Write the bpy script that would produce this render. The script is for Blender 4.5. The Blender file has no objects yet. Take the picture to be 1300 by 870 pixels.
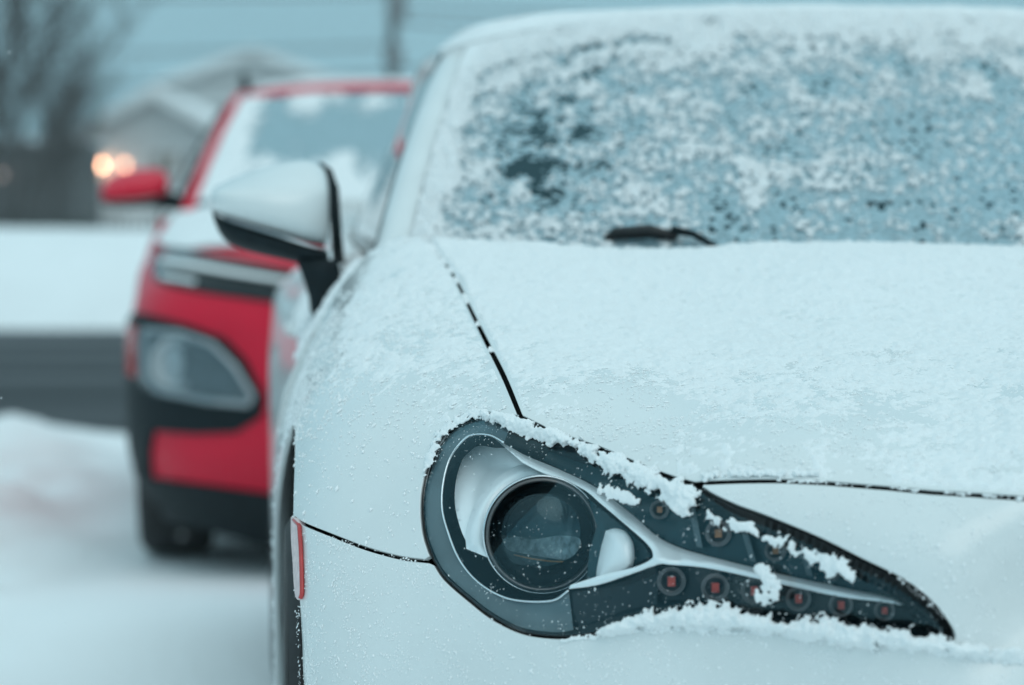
import bpy, math, random
import numpy as np
from mathutils import Vector
from mathutils.geometry import delaunay_2d_cdt

# ------------------------------------------------------------------ camera, sky, sun, exposure
S = bpy.context.scene
FPX, CAMH, PITCH = 3070.0, 0.95, math.atan(145 / 3070.0)      # focal length in photo pixels, eye height, tilt
cam = bpy.data.cameras.new('camera'); camo = bpy.data.objects.new('camera', cam)
S.collection.objects.link(camo); S.camera = camo
cam.sensor_width = 36; cam.lens = FPX / 1300 * 36
cam.clip_start = 0.05; cam.clip_end = 2000
cam.dof.use_dof = True; cam.dof.focus_distance = 2.16; cam.dof.aperture_fstop = 4.05; cam.dof.aperture_blades = 0
camo.location = (0, 0, CAMH); camo.rotation_euler = (math.pi / 2 - PITCH, 0, 0)

SUN_EL, SUN_AZ = math.radians(48), math.radians(150)
W = bpy.data.worlds.new('World'); S.world = W; W.use_nodes = True
wn = W.node_tree.nodes; wl = W.node_tree.links; wn.clear()
out = wn.new('ShaderNodeOutputWorld'); bg = wn.new('ShaderNodeBackground'); bg.inputs['Strength'].default_value = 0.1
sky = wn.new('ShaderNodeTexSky'); sky.sky_type = 'NISHITA'; sky.sun_disc = False
sky.sun_elevation = SUN_EL; sky.sun_rotation = SUN_AZ; sky.air_density = 1.5; sky.dust_density = 4
tc = wn.new('ShaderNodeTexCoord'); sep = wn.new('ShaderNodeSeparateXYZ')
wl.new(tc.outputs['Generated'], sep.inputs[0])
rmp = wn.new('ShaderNodeValToRGB')                                # even overcast deck, about three times brighter overhead than at the horizon
rmp.color_ramp.interpolation = 'EASE'
rmp.color_ramp.elements[0].position = 0.0; rmp.color_ramp.elements[0].color = (0.31, 0.62, 0.755, 1)
rmp.color_ramp.elements[1].position = 1.0; rmp.color_ramp.elements[1].color = (0.725, 1.03, 1.11, 1)
wl.new(sep.outputs['Z'], rmp.inputs[0])
nz = wn.new('ShaderNodeTexNoise'); nz.inputs['Scale'].default_value = 3.0; nz.inputs['Detail'].default_value = 4
wl.new(tc.outputs['Generated'], nz.inputs['Vector'])
mr = wn.new('ShaderNodeMapRange'); mr.inputs['To Min'].default_value = 8.6; mr.inputs['To Max'].default_value = 10.6
wl.new(nz.outputs['Fac'], mr.inputs['Value'])
sc_ = wn.new('ShaderNodeVectorMath'); sc_.operation = 'SCALE'
wl.new(rmp.outputs['Color'], sc_.inputs[0]); wl.new(mr.outputs['Result'], sc_.inputs['Scale'])
mixw = wn.new('ShaderNodeMix'); mixw.data_type = 'RGBA'; mixw.inputs[0].default_value = 0.88
wl.new(sky.outputs['Color'], mixw.inputs[6]); wl.new(sc_.outputs[0], mixw.inputs[7])
wl.new(mixw.outputs[2], bg.inputs['Color']); wl.new(bg.outputs[0], out.inputs[0])

sun = bpy.data.lights.new('sun', 'SUN'); sun.energy = 0.5; sun.angle = math.radians(50); sun.color = (1, 0.97, 0.93)
suno = bpy.data.objects.new('sun', sun); S.collection.objects.link(suno)
_d = Vector((math.sin(SUN_AZ) * math.cos(SUN_EL), math.cos(SUN_AZ) * math.cos(SUN_EL), math.sin(SUN_EL)))
suno.rotation_euler = _d.to_track_quat('Z', 'Y').to_euler()

S.view_settings.view_transform = 'Standard'; S.view_settings.look = 'None'
S.view_settings.exposure = 0.0; S.view_settings.gamma = 1.0
S.render.engine = 'CYCLES'
S.cycles.use_denoising = True
S.cycles.max_bounces = 12; S.cycles.diffuse_bounces = 8; S.cycles.transparent_max_bounces = 12
S.cycles.caustics_reflective = False; S.cycles.caustics_refractive = False

rng = np.random.default_rng(7); random.seed(7)

# ------------------------------------------------------------------ materials
MATS = {}
def mat(name, col, rough=0.5, metal=0.0, coat=0.0, noise=0.0, nscale=20.0, bump=0.0, bscale=200.0, spec=0.5, trans=0.0, emit=None, estr=0.0, col2=None, ior=1.5):
    m = bpy.data.materials.new(name); m.use_nodes = True; MATS[name] = m
    nt = m.node_tree; p = nt.nodes['Principled BSDF']
    p.inputs['Base Color'].default_value = (*col, 1); p.inputs['Roughness'].default_value = rough
    p.inputs['Metallic'].default_value = metal; p.inputs['Coat Weight'].default_value = coat
    p.inputs['Coat Roughness'].default_value = 0.04
    p.inputs['Specular IOR Level'].default_value = spec; p.inputs['Transmission Weight'].default_value = trans
    p.inputs['IOR'].default_value = ior
    if emit: p.inputs['Emission Color'].default_value = (*emit, 1); p.inputs['Emission Strength'].default_value = estr
    co = nt.nodes.new('ShaderNodeTexCoord')
    if noise or col2:
        n = nt.nodes.new('ShaderNodeTexNoise'); n.inputs['Scale'].default_value = nscale; n.inputs['Detail'].default_value = 6
        nt.links.new(co.outputs['Object'], n.inputs['Vector'])
        r = nt.nodes.new('ShaderNodeValToRGB'); c2 = col2 or tuple(c * (1 - noise) for c in col)
        r.color_ramp.elements[0].position = 0.35; r.color_ramp.elements[1].position = 0.65
        r.color_ramp.elements[0].color = (*c2, 1); r.color_ramp.elements[1].color = (*col, 1)
        nt.links.new(n.outputs['Fac'], r.inputs[0]); nt.links.new(r.outputs[0], p.inputs['Base Color'])
    if bump:
        n2 = nt.nodes.new('ShaderNodeTexNoise'); n2.inputs['Scale'].default_value = bscale; n2.inputs['Detail'].default_value = 5
        nt.links.new(co.outputs['Object'], n2.inputs['Vector'])
        b = nt.nodes.new('ShaderNodeBump'); b.inputs['Strength'].default_value = bump; b.inputs['Distance'].default_value = 1.0 / bscale
        nt.links.new(n2.outputs['Fac'], b.inputs['Height']); nt.links.new(b.outputs[0], p.inputs['Normal'])
    return m
def thin_glass(name, tint=(1, 1, 1), rough=0.02, coat=(1, 1, 1)):
    m = bpy.data.materials.new(name); m.use_nodes = True; nt = m.node_tree; nt.nodes.clear()
    o = nt.nodes.new('ShaderNodeOutputMaterial'); mx = nt.nodes.new('ShaderNodeMixShader')
    t = nt.nodes.new('ShaderNodeBsdfTransparent'); t.inputs[0].default_value = (*tint, 1)
    g = nt.nodes.new('ShaderNodeBsdfGlossy'); g.inputs['Roughness'].default_value = rough; g.inputs['Color'].default_value = (*coat, 1)
    lw = nt.nodes.new('ShaderNodeLayerWeight'); lw.inputs[0].default_value = 0.5      # Schlick, the same from both faces of the sheet
    pw = nt.nodes.new('ShaderNodeMath'); pw.operation = 'POWER'; pw.inputs[1].default_value = 5
    f = nt.nodes.new('ShaderNodeMath'); f.operation = 'MULTIPLY_ADD'; f.inputs[1].default_value = 0.92; f.inputs[2].default_value = 0.045
    nt.links.new(lw.outputs['Facing'], pw.inputs[0]); nt.links.new(pw.outputs[0], f.inputs[0])
    nt.links.new(f.outputs[0], mx.inputs[0]); nt.links.new(t.outputs[0], mx.inputs[1]); nt.links.new(g.outputs[0], mx.inputs[2])
    nt.links.new(mx.outputs[0], o.inputs[0]); MATS[name] = m
    return m
mat('white_paint', (0.76, 0.78, 0.78), 0.35, coat=0.6, noise=0.05, nscale=9)
mat('red_paint', (0.70, 0.005, 0.036), 0.45, coat=0.15, spec=0.25, noise=0.08, nscale=6)
mat('black_plastic', (0.007, 0.015, 0.019), 0.6, spec=0.2, noise=0.3, nscale=60, bump=0.15, bscale=900)
mat('black_gloss', (0.006, 0.013, 0.016), 0.12, spec=0.4, noise=0.2, nscale=30)
mat('seal_rubber', (0.01, 0.011, 0.012), 0.45, noise=0.3, nscale=80)
mat('liner', (0.012, 0.012, 0.013), 0.9, noise=0.3, nscale=40)
mat('tyre_rubber', (0.022, 0.022, 0.024), 0.75, noise=0.4, nscale=40)
mat('alloy', (0.35, 0.36, 0.38), 0.35, metal=0.9, noise=0.2, nscale=20)
mat('chrome', (0.86, 0.88, 0.9), 0.10, metal=1.0, noise=0.04, nscale=30)
mat('satin_chrome', (0.90, 0.91, 0.92), 0.24, metal=1.0, noise=0.05, nscale=30)
mat('spear_chrome', (0.98, 0.98, 0.98), 0.28, metal=0.4, noise=0.03, nscale=30)
mat('bright_reflector', (0.97, 0.98, 0.98), 0.3, metal=0.12, noise=0.05, nscale=30)
mat('ring_metal', (0.16, 0.15, 0.15), 0.3, metal=0.8, noise=0.2, nscale=60)
mat('bezel_grey', (0.10, 0.145, 0.16), 0.2, noise=0.25, nscale=25)
mat('bezel_dark', (0.004, 0.013, 0.017), 0.25, spec=0.3, noise=0.3, nscale=40)
mat('suv_lamp_grey', (0.13, 0.16, 0.175), 0.3, noise=0.3, nscale=12)
mat('refraction_grey', (0.36, 0.38, 0.38), 0.35, metal=0.2, noise=0.6, nscale=140)
mat('bowl_teal', (0.05, 0.10, 0.115), 0.3, noise=0.5, nscale=35)
mat('bright_trim', (0.42, 0.46, 0.48), 0.35, metal=0.2, noise=0.1, nscale=20)
mat('teal_black', (0.012, 0.05, 0.062), 0.2, spec=0.35, noise=0.3, nscale=50)
mat('led_red', (0.60, 0.06, 0.035), 0.4, noise=0.2, nscale=200)
mat('led_amber_fringe', (0.38, 0.16, 0.06), 0.4, noise=0.2, nscale=200)
mat('marker_red', (0.55, 0.05, 0.05), 0.2, noise=0.25, nscale=60)
mat('marker_frost', (0.78, 0.62, 0.62), 0.6, noise=0.2, nscale=160)
thin_glass('lamp_lens', (0.97, 0.99, 1.0), 0.03, (0.5, 0.88, 1.0))
thin_glass('projector_glass', (0.75, 0.88, 0.92), 0.02, (0.6, 0.9, 1.0))
thin_glass('side_glass', (0.10, 0.13, 0.14), 0.02)
thin_glass('screen_glass', (0.20, 0.29, 0.32), 0.02, (0.55, 0.9, 1.0))
thin_glass('grey_lamp_lens', (0.85, 0.9, 0.92), 0.06)
mat('snow', (0.86, 0.88, 0.89), 0.85, spec=0.25, bump=0.35, bscale=700, noise=0.03, nscale=40)
mat('ground_snow', (0.90, 0.92, 0.93), 0.9, spec=0.2, noise=0.04, nscale=1.5, bump=0.2, bscale=25)
mat('bark', (0.05, 0.042, 0.038), 0.9, noise=0.4, nscale=12)
mat('needle', (0.022, 0.035, 0.03), 0.8, noise=0.5, nscale=5)
mat('siding', (0.52, 0.53, 0.53), 0.75, noise=0.12, nscale=3)
mat('trim_white', (0.7, 0.71, 0.71), 0.6, noise=0.06, nscale=5)
mat('dark_wood', (0.06, 0.06, 0.06), 0.85, noise=0.4, nscale=4)
mat('roof_shingle', (0.16, 0.16, 0.17), 0.9, noise=0.3, nscale=8)
mat('window_dark', (0.05, 0.06, 0.07), 0.1, noise=0.2, nscale=2)
mat('brown_blind', (0.24, 0.19, 0.16), 0.6, noise=0.1, nscale=4)
mat('pole_wood', (0.10, 0.09, 0.085), 0.9, noise=0.3, nscale=10)
mat('wire', (0.03, 0.03, 0.035), 0.6, noise=0.2, nscale=10)
mat('steel_grey', (0.2, 0.21, 0.22), 0.5, metal=0.3, noise=0.2, nscale=10)
mat('lamp_glow', (1, 0.75, 0.55), 0.5, emit=(1.0, 0.52, 0.30), estr=30.0, noise=0.02)
mat('lamp_glow_dim', (1, 0.7, 0.5), 0.5, emit=(1.0, 0.48, 0.30), estr=4.5, noise=0.02)
mat('lamp_glow_faint', (1, 0.8, 0.7), 0.5, emit=(1.0, 0.75, 0.68), estr=2.5, noise=0.02)
mat('seat_cloth', (0.03, 0.03, 0.032), 0.9, noise=0.3, nscale=60)
def sheer(name, col, fac, film=0.0):               # snow lets light through: half scattered back, half through the grain
    m = bpy.data.materials.new(name); m.use_nodes = True; nt = m.node_tree; nt.nodes.clear(); MATS[name] = m
    o = nt.nodes.new('ShaderNodeOutputMaterial'); d = nt.nodes.new('ShaderNodeBsdfDiffuse'); t = nt.nodes.new('ShaderNodeBsdfTranslucent'); mx = nt.nodes.new('ShaderNodeMixShader')
    d.inputs[0].default_value = t.inputs[0].default_value = (*col, 1); mx.inputs[0].default_value = fac
    nt.links.new(d.outputs[0], mx.inputs[1]); nt.links.new(t.outputs[0], mx.inputs[2]); last = mx
    if film:
        tr = nt.nodes.new('ShaderNodeBsdfTransparent'); m2 = nt.nodes.new('ShaderNodeMixShader'); co = nt.nodes.new('ShaderNodeTexCoord')
        n = nt.nodes.new('ShaderNodeTexNoise'); n.inputs['Scale'].default_value = 140; n.inputs['Detail'].default_value = 4; nt.links.new(co.outputs['Object'], n.inputs['Vector'])
        r = nt.nodes.new('ShaderNodeMapRange'); r.inputs['From Min'].default_value = .3; r.inputs['From Max'].default_value = .7; r.inputs['To Min'].default_value = film - .2; r.inputs['To Max'].default_value = film + .2
        nt.links.new(n.outputs['Fac'], r.inputs['Value']); nt.links.new(r.outputs[0], m2.inputs[0]); nt.links.new(tr.outputs[0], m2.inputs[1]); nt.links.new(mx.outputs[0], m2.inputs[2]); last = m2
    nt.links.new(last.outputs[0], o.inputs[0])
sheer('snow_grain', (0.96, 0.965, 0.97), 0.10); sheer('frost_film', (0.60, 0.82, 0.90), 0.1, 0.58)
# asphalt: dark wet lane with trodden snow streaks along the wheel tracks
def road_material():
    m = mat('asphalt', (0.055, 0.058, 0.06), 0.8, spec=0.15, bump=0.3, bscale=120)
    nt = m.node_tree; p = nt.nodes['Principled BSDF']
    co = nt.nodes.new('ShaderNodeTexCoord'); mp = nt.nodes.new('ShaderNodeMapping')
    mp.inputs['Scale'].default_value = (0.05, 1.0, 1); nt.links.new(co.outputs['Object'], mp.inputs[0])
    n = nt.nodes.new('ShaderNodeTexNoise'); n.inputs['Scale'].default_value = 0.9; n.inputs['Detail'].default_value = 5
    nt.links.new(mp.outputs[0], n.inputs['Vector'])
    r = nt.nodes.new('ShaderNodeValToRGB')
    r.color_ramp.elements[0].position = 0.42; r.color_ramp.elements[0].color = (0.028, 0.034, 0.038, 1)
    r.color_ramp.elements[1].position = 0.72; r.color_ramp.elements[1].color = (0.13, 0.14, 0.15, 1)
    nt.links.new(n.outputs['Fac'], r.inputs[0]); nt.links.new(r.outputs[0], p.inputs['Base Color'])
road_material()

# ------------------------------------------------------------------ helpers
C = S.collection
def link(o, parent=None):
    C.objects.link(o)
    if parent is not None: o.parent = parent
    return o
def empty(name, parent=None, loc=(0, 0, 0), rz=0):
    o = bpy.data.objects.new(name, None); o.empty_display_size = 0.1
    o.location = loc; o.rotation_euler = (0, 0, rz)
    return link(o, parent)
def tag(o, label, cat, group=None, kind=None):
    o['label'] = label; o['category'] = cat
    if group: o['group'] = group
    if kind: o['kind'] = kind
    return o
def meshobj(name, V, F, m, parent=None, normals=None, smooth=True, kind=None):
    me = bpy.data.meshes.new(name)
    V = np.asarray(V, float)
    if isinstance(F, np.ndarray) and F.ndim == 2:
        k = F.shape[1]; me.vertices.add(len(V)); me.vertices.foreach_set('co', V.ravel())
        me.loops.add(F.size); me.loops.foreach_set('vertex_index', F.ravel().astype(np.int32))
        me.polygons.add(len(F)); me.polygons.foreach_set('loop_start', np.arange(0, F.size, k, dtype=np.int32))
        me.update(calc_edges=True)
    else:
        me.from_pydata([tuple(v) for v in V], [], [tuple(int(i) for i in f) for f in F])
    me.polygons.foreach_set('use_smooth', np.full(len(me.polygons), bool(smooth)))
    me.materials.append(MATS[m]); me.validate()
    if normals is not None and len(normals) == len(me.vertices):
        me.normals_split_custom_set_from_vertices([tuple(n) for n in normals])
    me.update()
    o = bpy.data.objects.new(name, me)
    if kind: o['kind'] = kind
    return link(o, parent)
def mirror_obj(o, parent, name=None):
    me = o.data; V = np.empty(len(me.vertices) * 3); me.vertices.foreach_get('co', V); V = V.reshape(-1, 3) * [-1, 1, 1]
    F = [tuple(reversed(p.vertices)) for p in me.polygons]
    n = bpy.data.meshes.new(me.name); n.from_pydata([tuple(v) for v in V], [], F)
    n.polygons.foreach_set('use_smooth', np.full(len(n.polygons), me.polygons[0].use_smooth)); n.materials.append(me.materials[0])
    if me.has_custom_normals:
        N = np.zeros((len(V), 3)); 
        ln = np.empty(len(me.loops) * 3); me.corner_normals.foreach_get('vector', ln); ln = ln.reshape(-1, 3)
        li = np.empty(len(me.loops), np.int32); me.loops.foreach_get('vertex_index', li)
        N[li] = ln * [-1, 1, 1]; n.normals_split_custom_set_from_vertices([tuple(x) for x in N])
    q = bpy.data.objects.new(name or o.name, n)
    if 'kind' in o: q['kind'] = o['kind']
    return link(q, parent)
def box(V, F, x0, x1, y0, y1, z0, z1):
    b = len(V)
    V += [(x0, y0, z0), (x1, y0, z0), (x1, y1, z0), (x0, y1, z0), (x0, y0, z1), (x1, y0, z1), (x1, y1, z1), (x0, y1, z1)]
    F += [(b, b+3, b+2, b+1), (b+4, b+5, b+6, b+7), (b, b+1, b+5, b+4), (b+1, b+2, b+6, b+5), (b+2, b+3, b+7, b+6), (b+3, b, b+4, b+7)]
def boxobj(name, dims, m, parent=None, bevel=0.0):
    V, F = [], []; box(V, F, *dims)
    o = meshobj(name, V, F, m, parent, smooth=False)
    if bevel:
        md = o.modifiers.new('bevel', 'BEVEL'); md.width = bevel; md.segments = 2
    return o
def tube(V, F, path, rad, n=6, cap=True):
    path = [Vector(p) for p in path]; b0 = len(V)
    for i, p in enumerate(path):
        d = (path[min(i + 1, len(path) - 1)] - path[max(i - 1, 0)]).normalized()
        a = d.orthogonal().normalized() if i == 0 else (pa - d * pa.dot(d)).normalized()
        pa = a; bb = d.cross(a); r = rad[i] if hasattr(rad, '__len__') else rad
        for k in range(n):
            t = 2 * math.pi * k / n; q = p + (a * math.cos(t) + bb * math.sin(t)) * r; V.append(tuple(q))
    for i in range(len(path) - 1):
        for k in range(n):
            a0 = b0 + i * n + k; a1 = b0 + i * n + (k + 1) % n; F.append((a0, a1, a1 + n, a0 + n))
    if cap:
        F.append(tuple(reversed(range(b0, b0 + n)))); e = b0 + (len(path) - 1) * n; F.append(tuple(range(e, e + n)))
def lathe(prof, n=32, origin=(0, 0, 0), axis=(0, -1, 0)):
    """prof: (radius, height along axis)"""
    ax = Vector(axis).normalized(); e1 = ax.orthogonal().normalized(); e2 = ax.cross(e1); o = Vector(origin)
    V, F = [], []
    for r, h in prof:
        for k in range(n):
            t = 2 * math.pi * k / n; V.append(tuple(o + ax * h + (e1 * math.cos(t) + e2 * math.sin(t)) * r))
    for i in range(len(prof) - 1):
        for k in range(n):
            a = i * n + k; b = i * n + (k + 1) % n; F.append((a, b, b + n, a + n))
    return V, F
# --- numpy noise
def _hash(ix, iy, seed):
    h = (ix.astype(np.int64) * 374761393 + iy.astype(np.int64) * 668265263 + seed * 974634721) & 0xffffffff
    h = ((h ^ (h >> 13)) * 1274126177) & 0xffffffff
    return ((h ^ (h >> 16)) & 0xffffff) / float(0xffffff)
def vnoise(x, y, seed=0):
    ix, iy = np.floor(x), np.floor(y); fx, fy = x - ix, y - iy
    fx = fx * fx * fx * (fx * (fx * 6 - 15) + 10); fy = fy * fy * fy * (fy * (fy * 6 - 15) + 10)
    a, b, c, d = _hash(ix, iy, seed), _hash(ix + 1, iy, seed), _hash(ix, iy + 1, seed), _hash(ix + 1, iy + 1, seed)
    return (a * (1 - fx) + b * fx) * (1 - fy) + (c * (1 - fx) + d * fx) * fy
def fbm(x, y, oct=5, seed=0, gain=0.5):
    v = 0; a = 1; t = 0
    for i in range(oct):
        ca, sa = math.cos(i * 0.9), math.sin(i * 0.9)
        v = v + a * vnoise((x * ca - y * sa) * 2 ** i + 17.3 * i, (x * sa + y * ca) * 2 ** i + 9.1 * i, seed + i); t += a; a *= gain
    return v / t
def sstep(a, b, x):
    t = np.clip((x - a) / (b - a), 0, 1); return t * t * (3 - 2 * t)
# --- pixels of the photograph -> rays; the distance always comes from the surface that the ray meets
def pix_dirs(px):
    px = np.asarray(px, float).reshape(-1, 2)
    x = (px[:, 0] - 650) / FPX; z = -(px[:, 1] - 435) / FPX
    cp, sp = math.cos(PITCH), math.sin(PITCH)
    d = np.stack([x, cp + z * sp, -sp + z * cp], 1)
    return d / np.linalg.norm(d, axis=1, keepdims=True)
class Frame:                                      # where a car stands: local x to the right, y to its rear, z up
    def __init__(s, loc, yaw):
        s.loc = np.array(loc, float); s.yaw = yaw; c, n = math.cos(yaw), math.sin(yaw); s.R = np.array([[c, -n, 0], [n, c, 0], [0, 0, 1]])
    def to_local(s, p): return (np.asarray(p) - s.loc) @ s.R
    def ray(s, px):
        d = pix_dirs(px) @ s.R; o = s.to_local(np.array([[0, 0, CAMH]])); return o, d
class RadialSurface:
    """smooth skin through measured points (half given, mirrored), as distance from an inner point"""
    def __init__(s, pts, centre, axis, frame, lam=1e-5):
        pts = np.array(pts, float); m = pts[np.abs(pts[:, 0]) > 1e-6] * [-1, 1, 1]
        pts = np.vstack([pts, m]); s.c = np.array(centre, float); s.frame = frame
        v = pts - s.c; r = np.linalg.norm(v, axis=1); s.d = v / r[:, None]
        K = np.linalg.norm(s.d[:, None] - s.d[None], axis=2) ** 3; n = len(r)
        P = np.hstack([np.ones((n, 1)), s.d]); A = np.zeros((n + 4, n + 4)); A[:n, :n] = K + lam * np.eye(n); A[:n, n:] = P; A[n:, :n] = P.T
        s.w = np.linalg.solve(A, np.concatenate([r, np.zeros(4)]))
        a = np.array(axis, float); s.a = a / np.linalg.norm(a); s.e1 = np.array([1.0, 0, 0]); s.e2 = np.cross(s.a, s.e1) * -1
        if s.e2[2] < 0: s.e2 = -s.e2
    def r(s, d):
        o = np.empty(len(d)); n = len(s.d)
        for i in range(0, len(d), 20000):
            q = d[i:i + 20000]; dd = np.clip(2 - 2 * (q @ s.d.T), 0, None); o[i:i + 20000] = (dd * np.sqrt(dd)) @ s.w[:n] + s.w[n] + q @ s.w[n + 1:]
        return o
    def f(s, p):
        v = p - s.c; l = np.linalg.norm(v, axis=1); return l - s.r(v / l[:, None])
    def from2(s, q):
        q = np.asarray(q, float).reshape(-1, 2); n2 = (q ** 2).sum(1)[:, None]
        d = ((1 - n2) * s.a + 2 * q[:, :1] * s.e1 + 2 * q[:, 1:] * s.e2) / (1 + n2)
        return s.c + d * s.r(d)[:, None]
    def to2(s, p):
        v = np.asarray(p, float).reshape(-1, 3) - s.c; d = v / np.linalg.norm(v, axis=1)[:, None]; k = 1 + d @ s.a
        return np.stack([d @ s.e1 / k, d @ s.e2 / k], 1)
    def normal2(s, q):
        e = 1e-3; a = s.from2(q + [e, 0]) - s.from2(q - [e, 0]); b = s.from2(q + [0, e]) - s.from2(q - [0, e])
        n = np.cross(a, b); n /= np.linalg.norm(n, axis=1)[:, None]
        p = s.from2(q) - s.c; sg = np.sign((n * p).sum(1)); return n * sg[:, None]
    def hit(s, px):
        o, d = s.frame.ray(px); N = len(d)
        y0 = (-0.25 - o[0, 1]) / d[:, 1]; step = 0.02; lo = y0.copy(); done = np.zeros(N, bool); res = np.full(N, np.nan)
        fa = s.f(o + d * lo[:, None])
        for k in range(95):
            hi = lo + step; fb = s.f(o + d * hi[:, None]); c = (~done) & (fa > 0) & (fb <= 0)
            res[c] = lo[c]; done |= c; lo = hi; fa = fb
            if done.all(): break
        a = res.copy(); b = res + step; ok = done
        for k in range(22):
            m = (a + b) / 2; fm = np.full(N, 1.0); fm[ok] = s.f((o + d * m[:, None])[ok]); g = fm > 0; a = np.where(g, m, a); b = np.where(g, b, m)
        return o + d * ((a + b) / 2)[:, None], d
    def pix2(s, px):
        p, d = s.hit(px); return s.to2(p[~np.isnan(p[:, 0])])
def inpoly(p, L):
    x, y = p[:, 0], p[:, 1]; c = np.zeros(len(p), bool)
    x1, y1 = L[:, 0], L[:, 1]; x2, y2 = np.roll(x1, -1), np.roll(y1, -1)
    for i in range(len(L)):
        if y1[i] == y2[i]: continue
        c ^= ((y1[i] > y) != (y2[i] > y)) & (x < (x2[i] - x1[i]) * (y - y1[i]) / (y2[i] - y1[i]) + x1[i])
    return c
def resample(L, h, closed=True):
    L = np.asarray(L, float); M = np.vstack([L, L[:1]]) if closed else L
    out = []
    for a, b in zip(M[:-1], M[1:]):
        n = max(1, int(math.ceil(np.linalg.norm(b - a) / h))); 
        for k in range(n): out.append(a + (b - a) * k / n)
    if not closed: out.append(M[-1])
    return np.array(out)
def smooth_line(P, sub=6):                        # Catmull-Rom through the points, ends kept
    P = np.asarray(P, float); Q = np.vstack([2 * P[0] - P[1], P, 2 * P[-1] - P[-2]]); out = []
    for i in range(1, len(Q) - 2):
        for k in range(sub):
            t = k / sub; a, b, c, d = Q[i - 1], Q[i], Q[i + 1], Q[i + 2]
            out.append(0.5 * (2 * b + (c - a) * t + (2 * a - 5 * b + 4 * c - d) * t * t + (3 * b - a - 3 * c + d) * t ** 3))
    out.append(P[-1]); return np.array(out)
def area2(L): x, y = L[:, 0], L[:, 1]; return 0.5 * np.sum(x * np.roll(y, -1) - y * np.roll(x, -1))
def outnormals(L):
    t = np.roll(L, -1, 0) - np.roll(L, 1, 0); n = np.stack([t[:, 1], -t[:, 0]], 1); n /= np.linalg.norm(n, axis=1)[:, None] + 1e-12
    return n if area2(L) > 0 else -n
def mindist(p, B):
    o = np.empty(len(p))
    for i in range(0, len(p), 4000): o[i:i + 4000] = np.sqrt(((p[i:i + 4000, None] - B[None]) ** 2).sum(2).min(1))
    return o
def fill(outer, holes, h, hb=None):
    """triangles inside a 2-D outline"""
    hb = hb or h; loops = [resample(l, hb) for l in [outer] + list(holes)]
    lo, hi = loops[0].min(0), loops[0].max(0)
    gx, gy = np.meshgrid(np.arange(lo[0], hi[0] + h, h), np.arange(lo[1], hi[1] + h, h * 0.866)); gx[1::2] += h / 2
    g = np.stack([gx.ravel(), gy.ravel()], 1); k = inpoly(g, loops[0])
    for l in loops[1:]: k &= ~inpoly(g, l)
    g = g[k]
    if len(g): g = g[mindist(g, np.vstack(loops)) > 0.5 * min(h, hb * 1.6)]
    pts, edges = [], []
    for l in loops:
        b = len(pts); n = len(l); pts += [Vector(p) for p in l]; edges += [(b + i, b + (i + 1) % n) for i in range(n)]
    pts += [Vector(p) for p in g]
    v, e, f, _, _, _ = delaunay_2d_cdt(pts, edges, [], 0, 1e-9)
    v = np.array([tuple(x) for x in v]); f = np.array([tuple(t) for t in f if len(t) == 3])
    c = v[f].mean(1); k = inpoly(c, loops[0])
    for l in loops[1:]: k &= ~inpoly(c, l)
    return v, f[k], loops
def panel(name, surf, outer, m, parent=None, holes=(), h=0.006, hb=0.003, gap=0.0, rim=0.012, off=0.0, bev=0.0012):
    """a sheet-metal panel: part of a skin bounded by outlines, with rolled edges that turn inwards"""
    if gap: outer = resample(outer, hb); outer = outer - outnormals(outer) * gap
    if gap: holes = [l + outnormals(l) * gap for l in [resample(x, hb) for x in holes]]
    v, f, loops = fill(outer, holes, h, hb)
    offv = off(v)[:, None] if callable(off) else off
    N = surf.normal2(v); P = surf.from2(v) + N * offv
    n = np.cross(P[f[:, 1]] - P[f[:, 0]], P[f[:, 2]] - P[f[:, 0]]); fl = (n * N[f[:, 0]]).sum(1) < 0; f[fl] = f[fl][:, ::-1]
    V = [P]; NN = [N]; F = [tuple(t) for t in f]; base = len(P)
    if rim:
        for li, l in enumerate(loops):
            on = outnormals(l) * (1 if li == 0 else -1); o = off(l)[:, None] if callable(off) else off
            nb = surf.normal2(l); p0 = surf.from2(l); out = surf.from2(l + on * 2e-4) - p0; p0 = p0 + nb * o
            out -= nb * (out * nb).sum(1)[:, None]; out /= np.linalg.norm(out, axis=1)[:, None] + 1e-12
            p1 = p0 + out * bev * 0.7 - nb * bev * 0.3; p2 = p0 + out * bev - nb * bev; p3 = p0 + out * bev - nb * (bev + rim)
            V += [p0, p1, p2, p3, ]; NN += [nb, (nb + out) / 1.414, out, out]; k = len(l)
            for a in range(3):
                for i in range(k):
                    j = (i + 1) % k; q = (base + a * k + i, base + a * k + j, base + (a + 1) * k + j, base + (a + 1) * k + i)
                    A = np.vstack(V) if False else None
                    F.append(q)
            base += 4 * k
            # winding check on the first quad of the loop
            i = 0; pa, pb, pc = p2[0], p2[1 % k], p3[1 % k]; nn = np.cross(pb - pa, pc - pa)
            if nn @ out[0] < 0:
                for z in range(len(F) - 3 * k, len(F)): F[z] = tuple(reversed(F[z]))
    return meshobj(name, np.vstack(V), F, m, parent, np.vstack(NN))
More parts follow.
